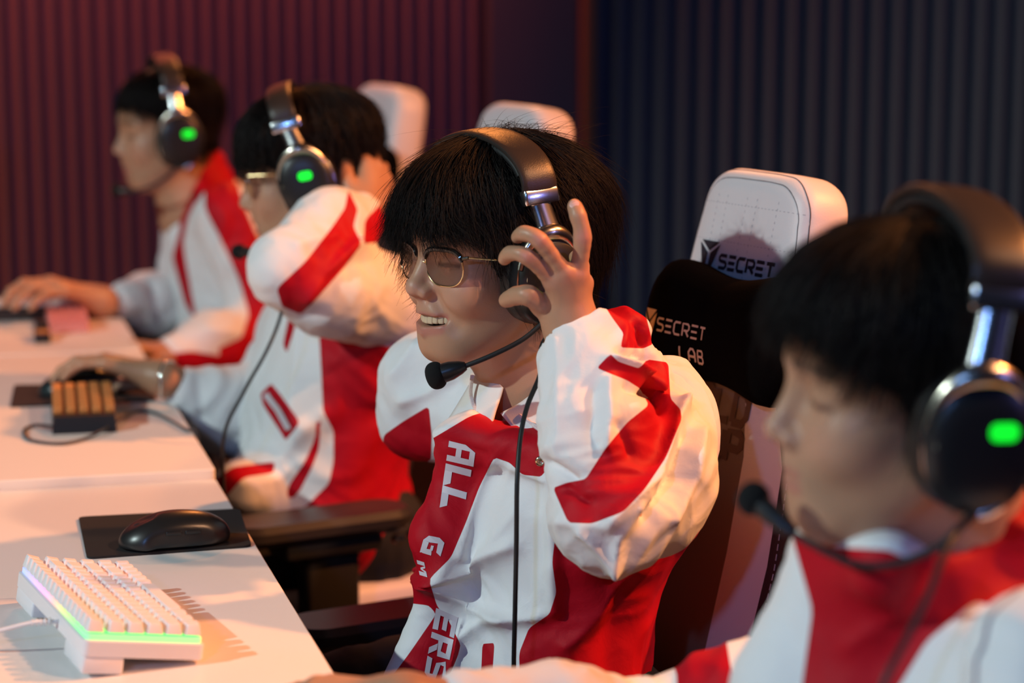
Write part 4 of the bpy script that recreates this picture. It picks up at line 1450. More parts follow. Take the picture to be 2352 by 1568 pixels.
mouse('dark mouse under the right hand of the second player', np.array((0.232, 3.475, ZD2+.0035)), R(6), mat('teal_black_mouse', (0.02, 0.03, 0.032), rough=0.3))

# farthest desk: pink keyboard, small dark knob box, white bar keyboard, far mouse pad
ZD1 = 0.755
q = [PZ(112, 775, ZD1), PZ(207, 770, ZD1), PZ(190, 702, ZD1), PZ(100, 705, ZD1)]
ctr = np.mean(q, 0); Lk = np.linalg.norm(q[3]-q[0]); Wk = np.linalg.norm(q[1]-q[0]); 
PINK = mat('pink_keycap', (0.75, 0.26, 0.24), rough=0.5)
t = thing('gaming_keyboard', 'pink keyboard on the farthest desk beside the hand', 'keyboard', (ctr[0], ctr[1], ZD1), Rz(R(-2)))
g = G(); g.slab((0, 0, 0.009), (Wk, 0.30, 0.018), 0.006, top_bev=0.002); g.make('case', mat('pink_case', (0.62, 0.25, 0.24), rough=0.4), t)
pr = None
for i in range(5):
    for j in range(13):
        if pr is None:
            g = G(); g.box((0, 0, 0), (Wk/5*0.8, 0.0185, 0.009), bev=0.002); pr = o = g.make('keycap', PINK, t)
        else:
            o = pr.copy(); COL.objects.link(o)
        o.location = (-Wk/2+Wk/5*(i+.5)*0.98+0.001, -0.135+j*0.0222, 0.0225)
pk = PZ(100, 788, ZD1)
t = thing('dongle', 'small black box with an orange top near the far hand', 'dongle', (pk[0], pk[1]+0.04, ZD1), Rz(R(-2)))
g = G(); g.box((0, 0, 0.008), (0.028, 0.085, 0.016), bev=0.003); g.make('case', KB, t)
g = G(); g.box((0, -0.012, 0.0168), (0.024, 0.030, 0.003), bev=0.001); g.make('orange_key', OKEY, t)
g = G(); g.lathe([(0.001, 0), (0.012, 0), (0.012, 0.014), (0.001, 0.015)], (0, 0.022, 0.0155), n=18); g.make('knob', KB, t)
q0, q1 = PZ(-60, 735, ZD1), PZ(235, 733, ZD1)
t = thing('monitor_stand', 'low white bar at the far left end of the desks', 'monitor stand', (float((q0[0]+q1[0])/2)-0.1, float(q1[1])+0.03, ZD1))
ln = float(q1[0]-q0[0])+0.2
g = G(); g.box((0, 0, 0.034), (ln, 0.05, 0.012), bev=0.003); g.make('top_plate', mat('white_bar', (0.8, 0.72, 0.68), rough=0.4), t)
g = G(); g.box((0, 0.004, 0.014), (ln*0.97, 0.035, 0.028), bev=0.002); g.make('foot', mat('dark_foot', (0.05, 0.03, 0.025), rough=0.6), t)

# ---------------------------------------------------------------- players
def head_basis(yaw, pitch, roll):
    return Rz(R(yaw))@R0@Ry(R(pitch))@Rx(R(roll))
def axis_fold(A, B, f=(9, 26), amp=0.006, seed=0.0, where=None):
    d = dict(axis_a=tuple(A), axis_b=tuple(B), f=f, amp=amp, seed=seed)
    if where: d['where'] = where
    return d
HS = 1.0

def player3():
    o = np.array((0.6155, 2.407, 1.0742)); Rm = head_basis(17.5, -0.6, 0.4)
    J = dict(o=o, R=Rm, s=0.966, smile=True, eyes='closed', brow=False, nfr=0.042, nbr=0.054)
    J['neck'] = PY(1242, 932, 2.415)
    J['chest'] = PY(1285, 1120, 2.42)
    J['pelvis'] = np.array((0.70, 2.43, 0.56))
    J['SL'] = PY(1500, 955, 2.275); J['EL'] = PY(1395, 1185, 2.13); J['WL'] = PY(1312, 752, 2.235)
    J['SR'] = PY(1120, 945, 2.58); J['ER'] = PY(955, 955, 2.68); J['WR'] = o+np.array((0.015, 0.150, -0.06))
    root = thing('person', 'player in the middle with glasses, smiling, holding his headset with his raised hand', 'person', (0.70, 2.43, 0), group='players in red and white team jackets')
    # the near hand, finger by finger
    def X(cx, cy, Y): return PY(1120+cx/4.356, 420+cy/4.356, Y)
    wr = X(835, 1400, 2.232)
    mi, mm, mr_, mp = X(640, 960, 2.215), X(765, 900, 2.208), X(905, 915, 2.212), X(955, 1000, 2.228)
    hL = palm(wr, [mi, mm, mr_, mp], X(545, 1235, 2.235), thick=0.0112)
    hL += [cone(J['WL'], wr, 0.0275, 0.0265, k=0.012)]
    hL += finger([mi, X(390, 735, 2.205), X(225, 705, 2.222), X(165, 765, 2.236)], 0.0083, 0.0062, smooth=True)
    hL += finger([mm, X(520, 575, 2.200), X(365, 505, 2.212), X(295, 545, 2.232)], 0.0087, 0.0064, smooth=True)
    hL += finger([mr_, X(950, 545, 2.205), X(905, 330, 2.207), X(868, 225, 2.215)], 0.0091, 0.0070, smooth=True)
    hL += finger([mp, X(940, 830, 2.262), X(910, 760, 2.28), X(880, 740, 2.285)], 0.0078, 0.0065, smooth=True)
    hL += finger([X(545, 1235, 2.235), X(410, 1125, 2.222), X(285, 1130, 2.236), X(180, 1175, 2.254)], 0.0102, 0.0074, k=0.004, smooth=True)
    # nail bed on the raised finger
    # the far hand rests on the far cup
    wR = J['WR']; f_ = frame(np.array((-0.12, -0.18, 0.9)), np.array((0.1, 1, 0.1)))
    hR = place(hand_local(curl=(0.45, 0.5, 0.5, 0.5), side=1), f_, wR+np.array((0, 0, 0.0)))
    J['spots'] = [(mi, 0.012, (0.56, 0.25, 0.175)), (mm, 0.012, (0.56, 0.25, 0.175)), (mr_, 0.012, (0.56, 0.25, 0.175)),
                  (X(390, 735, 2.196), 0.008, (0.55, 0.25, 0.175)), (X(520, 575, 2.19), 0.009, (0.55, 0.25, 0.175)), (X(950, 545, 2.196), 0.009, (0.55, 0.25, 0.175))]
    make_body(root, J, dict(L=hL, R=hR), 0.0019*HS)
    # fingernail
    g = G(); a, b = X(905, 330, 2.207), X(868, 225, 2.215)
    d = (b-a)/np.linalg.norm(b-a); out = -fwd-d*(-fwd@d); out /= np.linalg.norm(out); sd = np.cross(d, out)
    lps = []
    for t in np.linspace(0.52, 1.14, 6):
        wdt = 0.0052*math.sqrt(max(0.02, 1-((t-0.8)/0.40)**2))
        rr_ = 0.0089
        lps.append([a+(b-a)*t+sd*wdt*u+out*(rr_*0.99-wdt*wdt*u*u*50-(0.0014 if t > 1 else 0)) for u in np.linspace(-1, 1, 7)])
    n = 7; V = [p for l in lps for p in l]; F = [(i*n+j, i*n+j+1, (i+1)*n+j+1, (i+1)*n+j) for i in range(5) for j in range(n-1)]
    link('fingernail', mesh_from('fingernail', tolocal(np.array(V), root), F, mat('nail', (0.72, 0.42, 0.36), rough=0.25)), root)

    hp = dict(c=(-0.012, 0, 0.060), r=(0.124, 0.091, 0.086, 0.121), ph=[0, 25, 40, 47, 54, 61, 70, 100, 125, 150, 180], zl=[.038, .036, .036, .028, .004, -.026, -.046, -.060, -.066, -.072, -.076], tuck=0.09, sq=1.0, rag=0.006, cap_up=0.014, fluff=0.008, wisps=260, wave=0.06, swirl=0.30, tuft=0.006, clumps=190)
    make_hair(root, Rm, o, hp, 14000, 0.00036, 3)

    # jacket: torso
    C_, N_, Pv = J['chest'], J['neck'], J['pelvis']
    mid = PY(1240, 1380, 2.42)
    T = [ell(PY(1290, 1120, 2.42), (0.116, 0.19, 0.12), k=0.06), ell(PY(1255, 1330, 2.42), (0.112, 0.18, 0.15), k=0.07), ell(PY(1215, 1560, 2.42), (0.120, 0.185, 0.14), k=0.06),
         cone(PY(1460, 1000, 2.29), PY(1170, 995, 2.56), 0.062, 0.058, k=0.06), cone(PY(1500, 975, 2.29), PY(1480, 1120, 2.31), 0.066, 0.070, k=0.05),
         cone(PY(1250, 1010, 2.41), PY(1200, 950, 2.41), 0.080, 0.066, k=0.03),
         cone(PY(1060, 1005, 2.36), PY(1250, 1045, 2.28), 0.020, 0.016, k=0.03),
         cone(PY(1060, 1060, 2.38), PY(1006, 1240, 2.36), 0.020, 0.022, k=0.05),
         cone(PY(1004, 1240, 2.36), PY(1024, 1330, 2.36), 0.022, 0.014, k=0.04), cone(PY(1000, 1400, 2.36), PY(955, 1568, 2.36), 0.020, 0.035, k=0.04)]
    nk0 = PY(1150, 800, 2.405)
    T += [cone(PY(1240, 975, 2.412), PY(1120, 800, 2.395), 0.058, 0.070, k=0.008, mode=1)]
    st = [([(995, 1320), (1080, 1300), (1180, 1255)], 10, 0.010), ([(990, 1345), (1100, 1400), (1170, 1425)], 8, 0.009), ([(1050, 1480), (1120, 1430), (1240, 1415)], 9, 0.008),
          ([(1190, 1180), (1100, 1300)], 14, 0.005), ([(1270, 1060), (1275, 1400)], -18, 0.008), ([(1450, 1300), (1370, 1420), (1300, 1480)], 16, 0.010),
          ([(1420, 1300), (1400, 1568)], -40, -0.008), ([(1020, 1290), (985, 1330), (990, 1350)], 12, 0.008), ([(1060, 1430), (1050, 1480), (1020, 1568)], 10, 0.007),
          ([(1010, 1000), (1090, 955), (1170, 935)], 10, 0.006), ([(1170, 1062), (1110, 1040), (1020, 1010)], 8, -0.004), ([(1250, 1095), (1130, 1050)], 6, 0.005), ([(1130, 1060), (1050, 1270)], 5, 0.004)]
    red = [[(1005, 1000), (1080, 955), (1170, 930), (1240, 895), (1290, 870), (1290, 1010), (1245, 1095), (1200, 1090), (1170, 1062), (1135, 1050), (1100, 1120), (1070, 1200), (1036, 1280), (985, 1330), (1004, 1392), (1028, 1420), (1058, 1480), (1052, 1505), (1020, 1580), (880, 1580), (940, 1500), (1002, 1410), (985, 1390), (900, 1380), (850, 1250), (900, 1060)],
           [(1268, 1080), (1282, 1180), (1268, 1290), (1278, 1360), (1262, 1410), (1215, 1442), (1192, 1500), (1196, 1600), (1720, 1600), (1720, 1150), (1330, 1060)],
           [(1108, 1478), (1136, 1476), (1130, 1560), (1104, 1570)]]
    jk, bv = make_cloth(root, 'jacket', T, 0.0032*HS, red, [axis_fold(PY(1275, 950, 2.42), PY(1220, 1560, 2.42), (7, 9), 0.0055, 3.3)], st)
    # sleeves
    SL = [cone(PY(1325, 778, 2.232), PY(1352, 850, 2.215), 0.035, 0.046, k=0.02), cone(PY(1352, 850, 2.215), PY(1372, 1000, 2.175), 0.047, 0.050, k=0.02), cone(PY(1372, 1000, 2.175), PY(1398, 1165, 2.145), 0.050, 0.056, k=0.03),
          cone(PY(1515, 960, 2.275), PY(1478, 1110, 2.20), 0.056, 0.068, k=0.02), cone(PY(1478, 1110, 2.20), PY(1410, 1205, 2.150), 0.066, 0.046, k=0.03),
          ell(PY(1432, 775, 2.262), (0.028, 0.034, 0.032), k=0.02), ell(PY(1455, 850, 2.262), (0.034, 0.040, 0.030), k=0.012), ell(PY(1525, 965, 2.31), (0.045, 0.06, 0.066), k=0.03),
          cone(PY(1350, 690, 2.236), PY(1308, 782, 2.232), 0.0225, 0.0255, k=0.010, mode=1)]
    st = [([(1362, 900), (1356, 1000), (1385, 1040)], 14, -0.007), ([(1395, 880), (1400, 960), (1390, 1030)], 8, 0.009), ([(1265, 1060), (1320, 1100)], 6, -0.008),
          ([(1400, 830), (1450, 845), (1500, 870)], 7, 0.012), ([(1425, 815), (1480, 820)], 6, -0.010), ([(1500, 880), (1520, 930), (1560, 945)], 6, 0.008), ([(1440, 885), (1495, 910), (1512, 948)], 5, -0.009),
          ([(1560, 950), (1490, 1110), (1400, 1190)], 7, 0.012), ([(1570, 1000), (1545, 1100), (1480, 1180)], 9, -0.010), ([(1600, 1000), (1590, 1100), (1530, 1190)], 9, 0.008), ([(1300, 1195), (1400, 1205), (1480, 1150)], 10, 0.006), ([(1345, 1215), (1410, 1290)], 6, 0.008),
          ([(1460, 1170), (1420, 1230), (1410, 1290)], 7, 0.008), ([(1300, 1120), (1350, 1150)], 6, -0.006), ([(1420, 980), (1450, 1040)], 8, -0.006), ([(1280, 780), (1290, 900), (1285, 1040)], 9, 0.004), ([(1370, 730), (1420, 760), (1430, 800)], 6, 0.006), ([(1465, 745), (1480, 790)], 6, -0.008)]
    red = [[(1375, 680), (1475, 690), (1500, 790), (1478, 800), (1425, 798), (1432, 765), (1405, 728)],
           [(1370, 845), (1402, 812), (1420, 830), (1468, 846), (1487, 825), (1535, 832), (1540, 915), (1563, 940), (1566, 962), (1530, 1050), (1480, 1125), (1432, 1175), (1360, 1202), (1305, 1200), (1270, 1120), (1303, 1108), (1345, 1100), (1390, 1030), (1440, 970), (1490, 930), (1470, 892), (1440, 873)]]
    s1, bs = make_cloth(root, 'sleeve', SL, 0.0027*HS, red, [axis_fold(J['WL'], J['EL'], (9, 16), 0.0050, 1.1), axis_fold(J['SL'], J['EL'], (9, 14), 0.0055, 8.4)], st, label='near sleeve, white with a twisting red stripe')
    SR = [cone(PY(1075, 805, 2.60), PY(985, 880, 2.66), 0.042, 0.056, k=0.02), cone(PY(985, 880, 2.66), PY(968, 960, 2.67), 0.056, 0.042, k=0.02), cone(PY(965, 960, 2.67), PY(1130, 960, 2.57), 0.045, 0.062, k=0.03),
          cone(PY(1075, 805, 2.60), J['WR'], 0.042, 0.036, k=0.02)]
    red = [[(880, 1000), (925, 968), (985, 932), (992, 1000), (990, 1060), (880, 1080)]]
    make_cloth(root, 'sleeve', SR, 0.0040*HS, red, [axis_fold(J['WR'], J['ER'], (10, 20), 0.005, 5.1)], [([(930, 920), (1000, 900), (1040, 870)], 8, 0.007), ([(910, 860), (960, 800)], 10, 0.006)], label='far sleeve, white with a red elbow')
    legs(root, J)
    # collar: far flap standing, white, zip along its edge; near flap red lies open
    CW = mat('white_collar_cloth', (0.80, 0.77, 0.74), rough=0.6, bump=0.1, bscale=800)
    def sheet(name, rows, m, label=None, thick=0.0022):
        nr, nc = len(rows), len(rows[0]); 
        R_ = [catmull(r_, 6) for r_ in rows]
        R_ = [[R_[i][j] for i in range(nr)] for j in range(len(R_[0]))]
        R_ = [catmull(r_, 6) for r_ in R_]
        V = [p for r_ in R_ for p in r_]; k = len(R_[0])
        F = [(i*k+j, i*k+j+1, (i+1)*k+j+1, (i+1)*k+j) for i in range(len(R_)-1) for j in range(k-1)]
        ob = link(name, mesh_from(name, tolocal(np.array(V), root), F, m), root, label)
        md = ob.modifiers.new('thick', 'SOLIDIFY'); md.thickness = thick; md.offset = 0
        return ob
    far = [[PY(1000, 1010, 2.40), PY(1045, 940, 2.415), PY(1078, 885, 2.42), PY(1098, 852, 2.42)],
           [PY(1060, 1010, 2.360), PY(1092, 945, 2.375), PY(1115, 893, 2.385), PY(1128, 862, 2.39)],
           [PY(1130, 975, 2.340), PY(1140, 940, 2.355), PY(1150, 912, 2.365), PY(1156, 890, 2.37)]]
    sheet('collar', far, CW, 'white standing collar flap with a zip edge')
    ins = [[PY(1150, 950, 2.36), PY(1200, 922, 2.350), PY(1252, 878, 2.345)],
           [PY(1165, 968, 2.340), PY(1215, 955, 2.330), PY(1275, 930, 2.325)],
           [PY(1180, 985, 2.325), PY(1230, 985, 2.312), PY(1285, 985, 2.300)]]
    # zipper teeth along the collar edges
    ZIP = mat('pale_zip', (0.78, 0.68, 0.66), rough=0.4)
    sheet('collar_lining', ins, CW, 'pale collar lining')
    g = G()
    pl = catmull([(1150, 948), (1168, 938), (1200, 962), (1262, 1003), (1300, 1018)], 12)
    pts = [hit(bv, p[0], p[1], 0.002) for p in pl]; pts = [p for p in pts if p is not None]
    if len(pts) > 3:
        g.tube(pts, 0.0030, n=6)
        tot = []
        for a, b in zip(pts[:-1], pts[1:]):
            for t_ in (0.0, 0.5): tot.append(a*(1-t_)+b*t_)
        for p in tot: g.box(p+np.array((-0.001, -0.003, 0.002)), (0.0018, 0.004, 0.003), bev=0.0005)
    link('zipper', mesh_from('zipper', tolocal(np.array(g.V), root), g.F, ZIP), root, 'pale zip teeth along the near collar flap')
    g = G(); e = catmull([PY(1088, 862, 2.405), PY(1084, 905, 2.392), PY(1100, 955, 2.372)], 14)
    for p in e: g.box(p+np.array((-.002, -.002, 0)), (0.004, 0.004, 0.0018), bev=0.0005)
    link('zipper', mesh_from('zipper', tolocal(np.array(g.V), root), g.F, ZIP), root, 'pale zip teeth along the far collar flap')
    g = G(); pe = hit(bv, 1243, 1059, 0.001)
    if pe is not None:
        g.lathe([(0.0022, 0.0), (0.0022, 0.0015), (0.0040, 0.0022), (0.0056, 0.0012), (0.0058, 0)], pe, frame((0, 0, 1), -fwd)@np.eye(3), 20)
        link('eyelet', mesh_from('eyelet', tolocal(np.array(g.V), root), g.F, mat('brass', (0.7, 0.6, 0.4), rough=0.2, metal=1)), root, 'metal eyelet')
    # lettering: the words run down the red band, tops of the letters to the right
    LET = mat('pale_print', (0.66, 0.60, 0.64), rough=0.5)
    q = []
    def word(txt, a, b, wa, wb, wd, gap=0.12):
        # a->b: baseline running down; letters rise to the right of it
        a = np.array(a, float); b = np.array(b, float); n = len(txt)
        for i, ch in enumerate(txt):
            t0 = i/n; t1 = (i+1)/n-gap/n
            P0 = a+(b-a)*t0; P1 = a+(b-a)*t1
            up0 = np.array(wa)*(1-t0)+np.array(wb)*t0
            for gl in FAT[ch]:
                q.append([P0+(P1-P0)*u+up0*v for u, v in gl])
    FAT = {  # heavy forward-leaning letters as quads in (u along, v up)
     'A': [[(0, 0), (.30, 0), (.30, .80), (0, .62)], [(0, .62), (.30, .80), (.62, 1), (.30, 1)], [(.30, .80), (.30, 1), (1, 1), (1, .80)], [(.70, 0), (1, 0), (1, .80), (.70, .80)], [(.3, .30), (.7, .30), (.7, .50), (.3, .50)]],
     'L': [[(0, 0), (.36, 0), (.36, 1), (0, 1)], [(.36, 0), (1.15, 0), (.95, .28), (.36, .28)]],
     'G': [[(0, .2), (.25, 0), (.32, .32), (.30, .70)], [(0, .2), (.30, .70), (.2, .98), (0, .7)], [(.2, .98), (.30, .70), (.75, .74), (.9, .98)], [(.25, 0), (.9, 0), (.85, .25), (.32, .28)], [(.66, .25), (.9, .1), (.95, .55), (.66, .50)], [(.45, .42), (.7, .42), (.7, .55), (.45, .55)]],
     'M': [[(0, 0), (.26, 0), (.26, .95), (0, .95)], [(.26, .95), (.40, .95), (.58, .3), (.45, .3)], [(.45, .3), (.58, .3), (.78, .95), (.62, .95)], [(.72, 0), (1, 0), (1, .95), (.72, .95)]],
     'E': [[(0, 0), (.25, 0), (.25, 1), (0, 1)], [(.25, 0), (1, 0), (.95, .24), (.25, .24)], [(.25, .4), (.85, .4), (.85, .6), (.25, .6)], [(.25, .78), (1, .78), (1, 1), (.25, 1)]],
     'R': [[(0, 0), (.28, 0), (.28, 1), (0, 1)], [(.28, 1), (.28, .78), (.75, .76), (.95, .98)], [(.95, .98), (.75, .76), (.72, .52), (1, .40)], [(1, .4), (.72, .52), (.28, .55), (.28, .34)], [(.42, .34), (.72, .34), (1.05, 0), (.74, 0)]],
     'S': [[(0, 0), (.8, 0), (.85, .22), (.05, .22)], [(.8, 0), (1, .2), (1, .5), (.75, .35)], [(1, .5), (.75, .35), (.2, .42), (.1, .64)], [(.1, .64), (.2, .42), (.25, .78), (0, .82)], [(0, .82), (.25, .78), (1, .78), (1, 1)]],
    }
    for args, lb in ((('ALL', (1032, 1012), (1010, 1165), (62, 14), (52, 18), 1), 'pale printed word ALL'), (('G', (976, 1228), (962, 1278), (48, 10), (48, 12), 1), 'pale printed letter G'), (('M', (958, 1285), (966, 1325), (18, 6), (16, 10), 1), 'pale printed letter at the fold'), (('ERS', (1002, 1395), (972, 1560), (50, 22), (52, 14), 1), 'pale printed letters ERS')):
        q.clear(); word(*args); decal(root, 'lettering', q, bv, LET, jk, off=0.0006, label=lb)
    # headset and glasses
    Tm = 0.30
    cup = np.array((0, 0.118, -0.03))
    cab = [o+Rm@np.array((-0.010, 0.112, -0.052)), PY(1246, 790, 2.285), PY(1240, 860, 2.262), PY(1212, 930, 2.24), PY(1196, 1000, 2.22), PY(1188, 1100, 2.20), PY(1186, 1250, 2.195), PY(1183, 1400, 2.19), PY(1180, 1530, 2.20), PY(1178, 1700, 2.25)]
    boom = ([(0.006, 0.112, -0.046), (0.030, 0.104, -0.066), (0.060, 0.092, -0.082), (0.084, 0.076, -0.094), (0.104, 0.060, -0.103)], 0.0142)
    make_headset('black and silver headset worn by the smiling player, a hand over its ear cup', o+Rm@np.array((0.003, 0, -0.002)), Rm, J, tilt=0.10, boom=boom, cable=cab, top=0.143, lift=0.0, bwid=0.0215, mk=1.3)
    make_glasses('gold-rimmed glasses worn by the smiling player', o, Rm, drop=0.004)

def player2():
    o = np.array((0.5653, 3.3284, 1.0914)); Rm = head_basis(-14, 11, 1.9)
    J = dict(o=o, R=Rm, s=0.94, eyes='closed')
    J['neck'] = PY(742, 640, 3.34); J['chest'] = PY(790, 820, 3.33); J['pelvis'] = np.array((0.62, 3.36, 0.56))
    J['SL'] = PY(885, 700, 3.17); J['EL'] = PY(672, 632, 3.06); J['WL'] = PY(838, 492, 3.20)
    J['SR'] = PY(670, 790, 3.49); J['ER'] = PY(590, 955, 3.44); J['WR'] = PY(372, 868, 3.385)
    root = thing('person', 'player with one hand behind his neck and the other on a mouse, bright headset light', 'person', (0.62, 3.36, 0), group='players in red and white team jackets')
    f_ = frame(PY(868, 400, 3.26)-J['WL'], np.array((0.4, -1, 0.25)))
    hL = place(hand_local(curl=(0.7, 0.8, 0.9, 0.9), side=1, thumb=0.3), f_, J['WL'])
    kn = PY(262, 836, 3.42)
    fR = frame(kn-J['WR'], (0.1, 0.25, 1))
    hR = place(hand_local(curl=(0.5, 0.55, 0.55, 0.5), side=-1, thumb=0.35, tcurl=0.9), fR, J['WR'], 1.04)
    make_body(root, J, dict(L=hL, R=hR), 0.0034*HS)
    hp = dict(c=(-0.004, 0, 0.058), r=(0.102, 0.088, 0.076, 0.112), ph=[0, 40, 62, 74, 84, 100, 125, 150, 180], zl=[.030, .030, .016, -.010, -.030, -.05, -.06, -.065, -.07], tuck=0.10, rag=0.006, fluff=0.005, wisps=30)
    make_hair(root, Rm, o, hp, 3000, 0.0007, 4)
    T = [ell(PY(800, 830, 3.33), (0.125, 0.19, 0.13), k=0.06), ell(PY(745, 1010, 3.33), (0.115, 0.18, 0.15), k=0.07), ell(PY(720, 1180, 3.33), (0.120, 0.18, 0.11), k=0.06),
         cone(PY(870, 730, 3.19), PY(690, 760, 3.46), 0.065, 0.060, k=0.06), cone(PY(760, 720, 3.33), PY(735, 640, 3.33), 0.075, 0.062, k=0.03),
         cone(PY(640, 1110, 3.28), PY(560, 1120, 3.20), 0.062, 0.040, k=0.05), cone(PY(640, 860, 3.33), PY(630, 960, 3.33), 0.02, 0.03, k=0.05), cone(PY(790, 1200, 3.32), PY(790, 1340, 3.32), 0.10, 0.09, k=0.05),
         cone(PY(750, 690, 3.33), PY(715, 570, 3.33), 0.056, 0.065, k=0.01, mode=1)]
    red = [[(732, 745), (780, 755), (900, 800), (975, 690), (1000, 1500), (640, 1500), (655, 1170), (700, 1165), (755, 1110), (766, 1060), (766, 990), (742, 945), (738, 860)],
           [(598, 905), (622, 880), (640, 900), (690, 970), (656, 1012), (640, 985), (604, 930)], [(664, 722), (686, 718), (672, 770), (658, 812), (650, 790)],
           [(728, 960), (737, 965), (733, 1030), (716, 1075), (690, 1125), (672, 1145), (658, 1140), (664, 1112), (700, 1060), (722, 1010)],
           [(480, 1110), (535, 1072), (632, 1060), (628, 1086), (560, 1096), (520, 1140), (480, 1150)]]
    st = [([(690, 740), (680, 900), (690, 1000)], 12, 0.006), ([(640, 900), (700, 980)], 8, 0.005), ([(740, 950), (650, 1060)], 10, 0.006), ([(560, 1110), (640, 1100), (700, 1060)], 10, 0.006)]
    jk, bv = make_cloth(root, 'jacket', T, 0.0055*HS, red, [axis_fold(PY(800, 760, 3.33), PY(720, 1200, 3.33), (8, 10), 0.006, 13.3)], st)
    S1 = [cone(PY(824, 502, 3.19), PY(762, 520, 3.14), 0.036, 0.050, k=0.02), cone(PY(762, 520, 3.14), PY(668, 612, 3.07), 0.052, 0.050, k=0.02), cone(PY(668, 628, 3.08), PY(760, 665, 3.10), 0.050, 0.060, k=0.03), cone(PY(760, 665, 3.10), PY(880, 690, 3.17), 0.062, 0.070, k=0.03),
          ell(PY(640, 615, 3.06), (0.03, 0.03, 0.03), k=0.03)]
    red = [[(800, 435), (822, 480), (812, 520), (832, 560), (790, 615), (722, 692), (690, 722), (648, 704), (635, 662), (702, 600), (762, 522), (792, 478)],
           [(838, 505), (900, 440), (940, 440), (930, 500), (885, 555), (835, 560)]]
    st = [([(820, 560), (760, 620), (700, 680)], 8, 0.012), ([(690, 560), (760, 545)], 8, 0.006), ([(830, 570), (900, 620)], 10, 0.006), ([(740, 640), (820, 600), (900, 600)], 12, -0.008)]
    make_cloth(root, 'sleeve', S1, 0.005*HS, red, [axis_fold(J['WL'], J['EL'], (10, 20), 0.005, 2.1)], st, label='raised sleeve, white with a diagonal red stripe')
    S2 = [cone(PY(432, 896, 3.395), PY(490, 925, 3.41), 0.034, 0.050, k=0.02), cone(PY(490, 925, 3.41), PY(585, 948, 3.43), 0.054, 0.058, k=0.02), cone(PY(590, 940, 3.43), PY(670, 800, 3.47), 0.056, 0.058, k=0.03), ell(PY(535, 975, 3.42), (0.060, 0.055, 0.048), k=0.03)]
    make_cloth(root, 'sleeve', S2, 0.005*HS, [], [axis_fold(J['WR'], J['ER'], (10, 22), 0.006, 7.1)], [([(455, 870), (460, 960)], 7, -0.005)], label='lowered white sleeve')
    legs(root, J)
    LET = mat('pale_print', (0.66, 0.60, 0.64), rough=0.5)
    decal(root, 'lettering', strip_quads([(612, 905), (640, 940), (665, 985)], 14), bv, LET, jk, off=0.002, label='blurred pale print on the red chest band')
    boom = ([(0.006, 0.112, -0.046), (0.030, 0.106, -0.070), (0.065, 0.088, -0.085), (0.100, 0.060, -0.088), (0.118, 0.040, -0.086)], 0.0108)
    cab = [o+Rm@np.array((-0.010, 0.112, -0.052)), PY(668, 640, 3.10), PY(640, 740, 3.06), PY(610, 810, 3.04), PY(560, 900, 3.04), PY(515, 1000, 3.05), PY(515, 1150, 3.06), PY(530, 1300, 3.1)]
    make_headset('black and silver headset on the player whose hand is behind his neck', o, Rm, J, tilt=0.12, boom=boom, cable=cab, top=0.137, led_x=-0.003)
    make_glasses('thin glasses worn by the player with his hand behind his neck', o, Rm)
    w_ = thing('bracelet', 'shiny metal bracelet on the wrist beside the orange keypad', 'bracelet', tuple(J['WR']), fR)
    g = G(); g.tube([(-0.006+0.004*math.sin(a*2), math.cos(a)*0.0275, math.sin(a)*0.0275) for a in np.linspace(0, 2*PI, 33)], 0.0024, n=10); g.make('band', mat('silver', (0.9, 0.85, 0.75), rough=0.12, metal=1), w_)

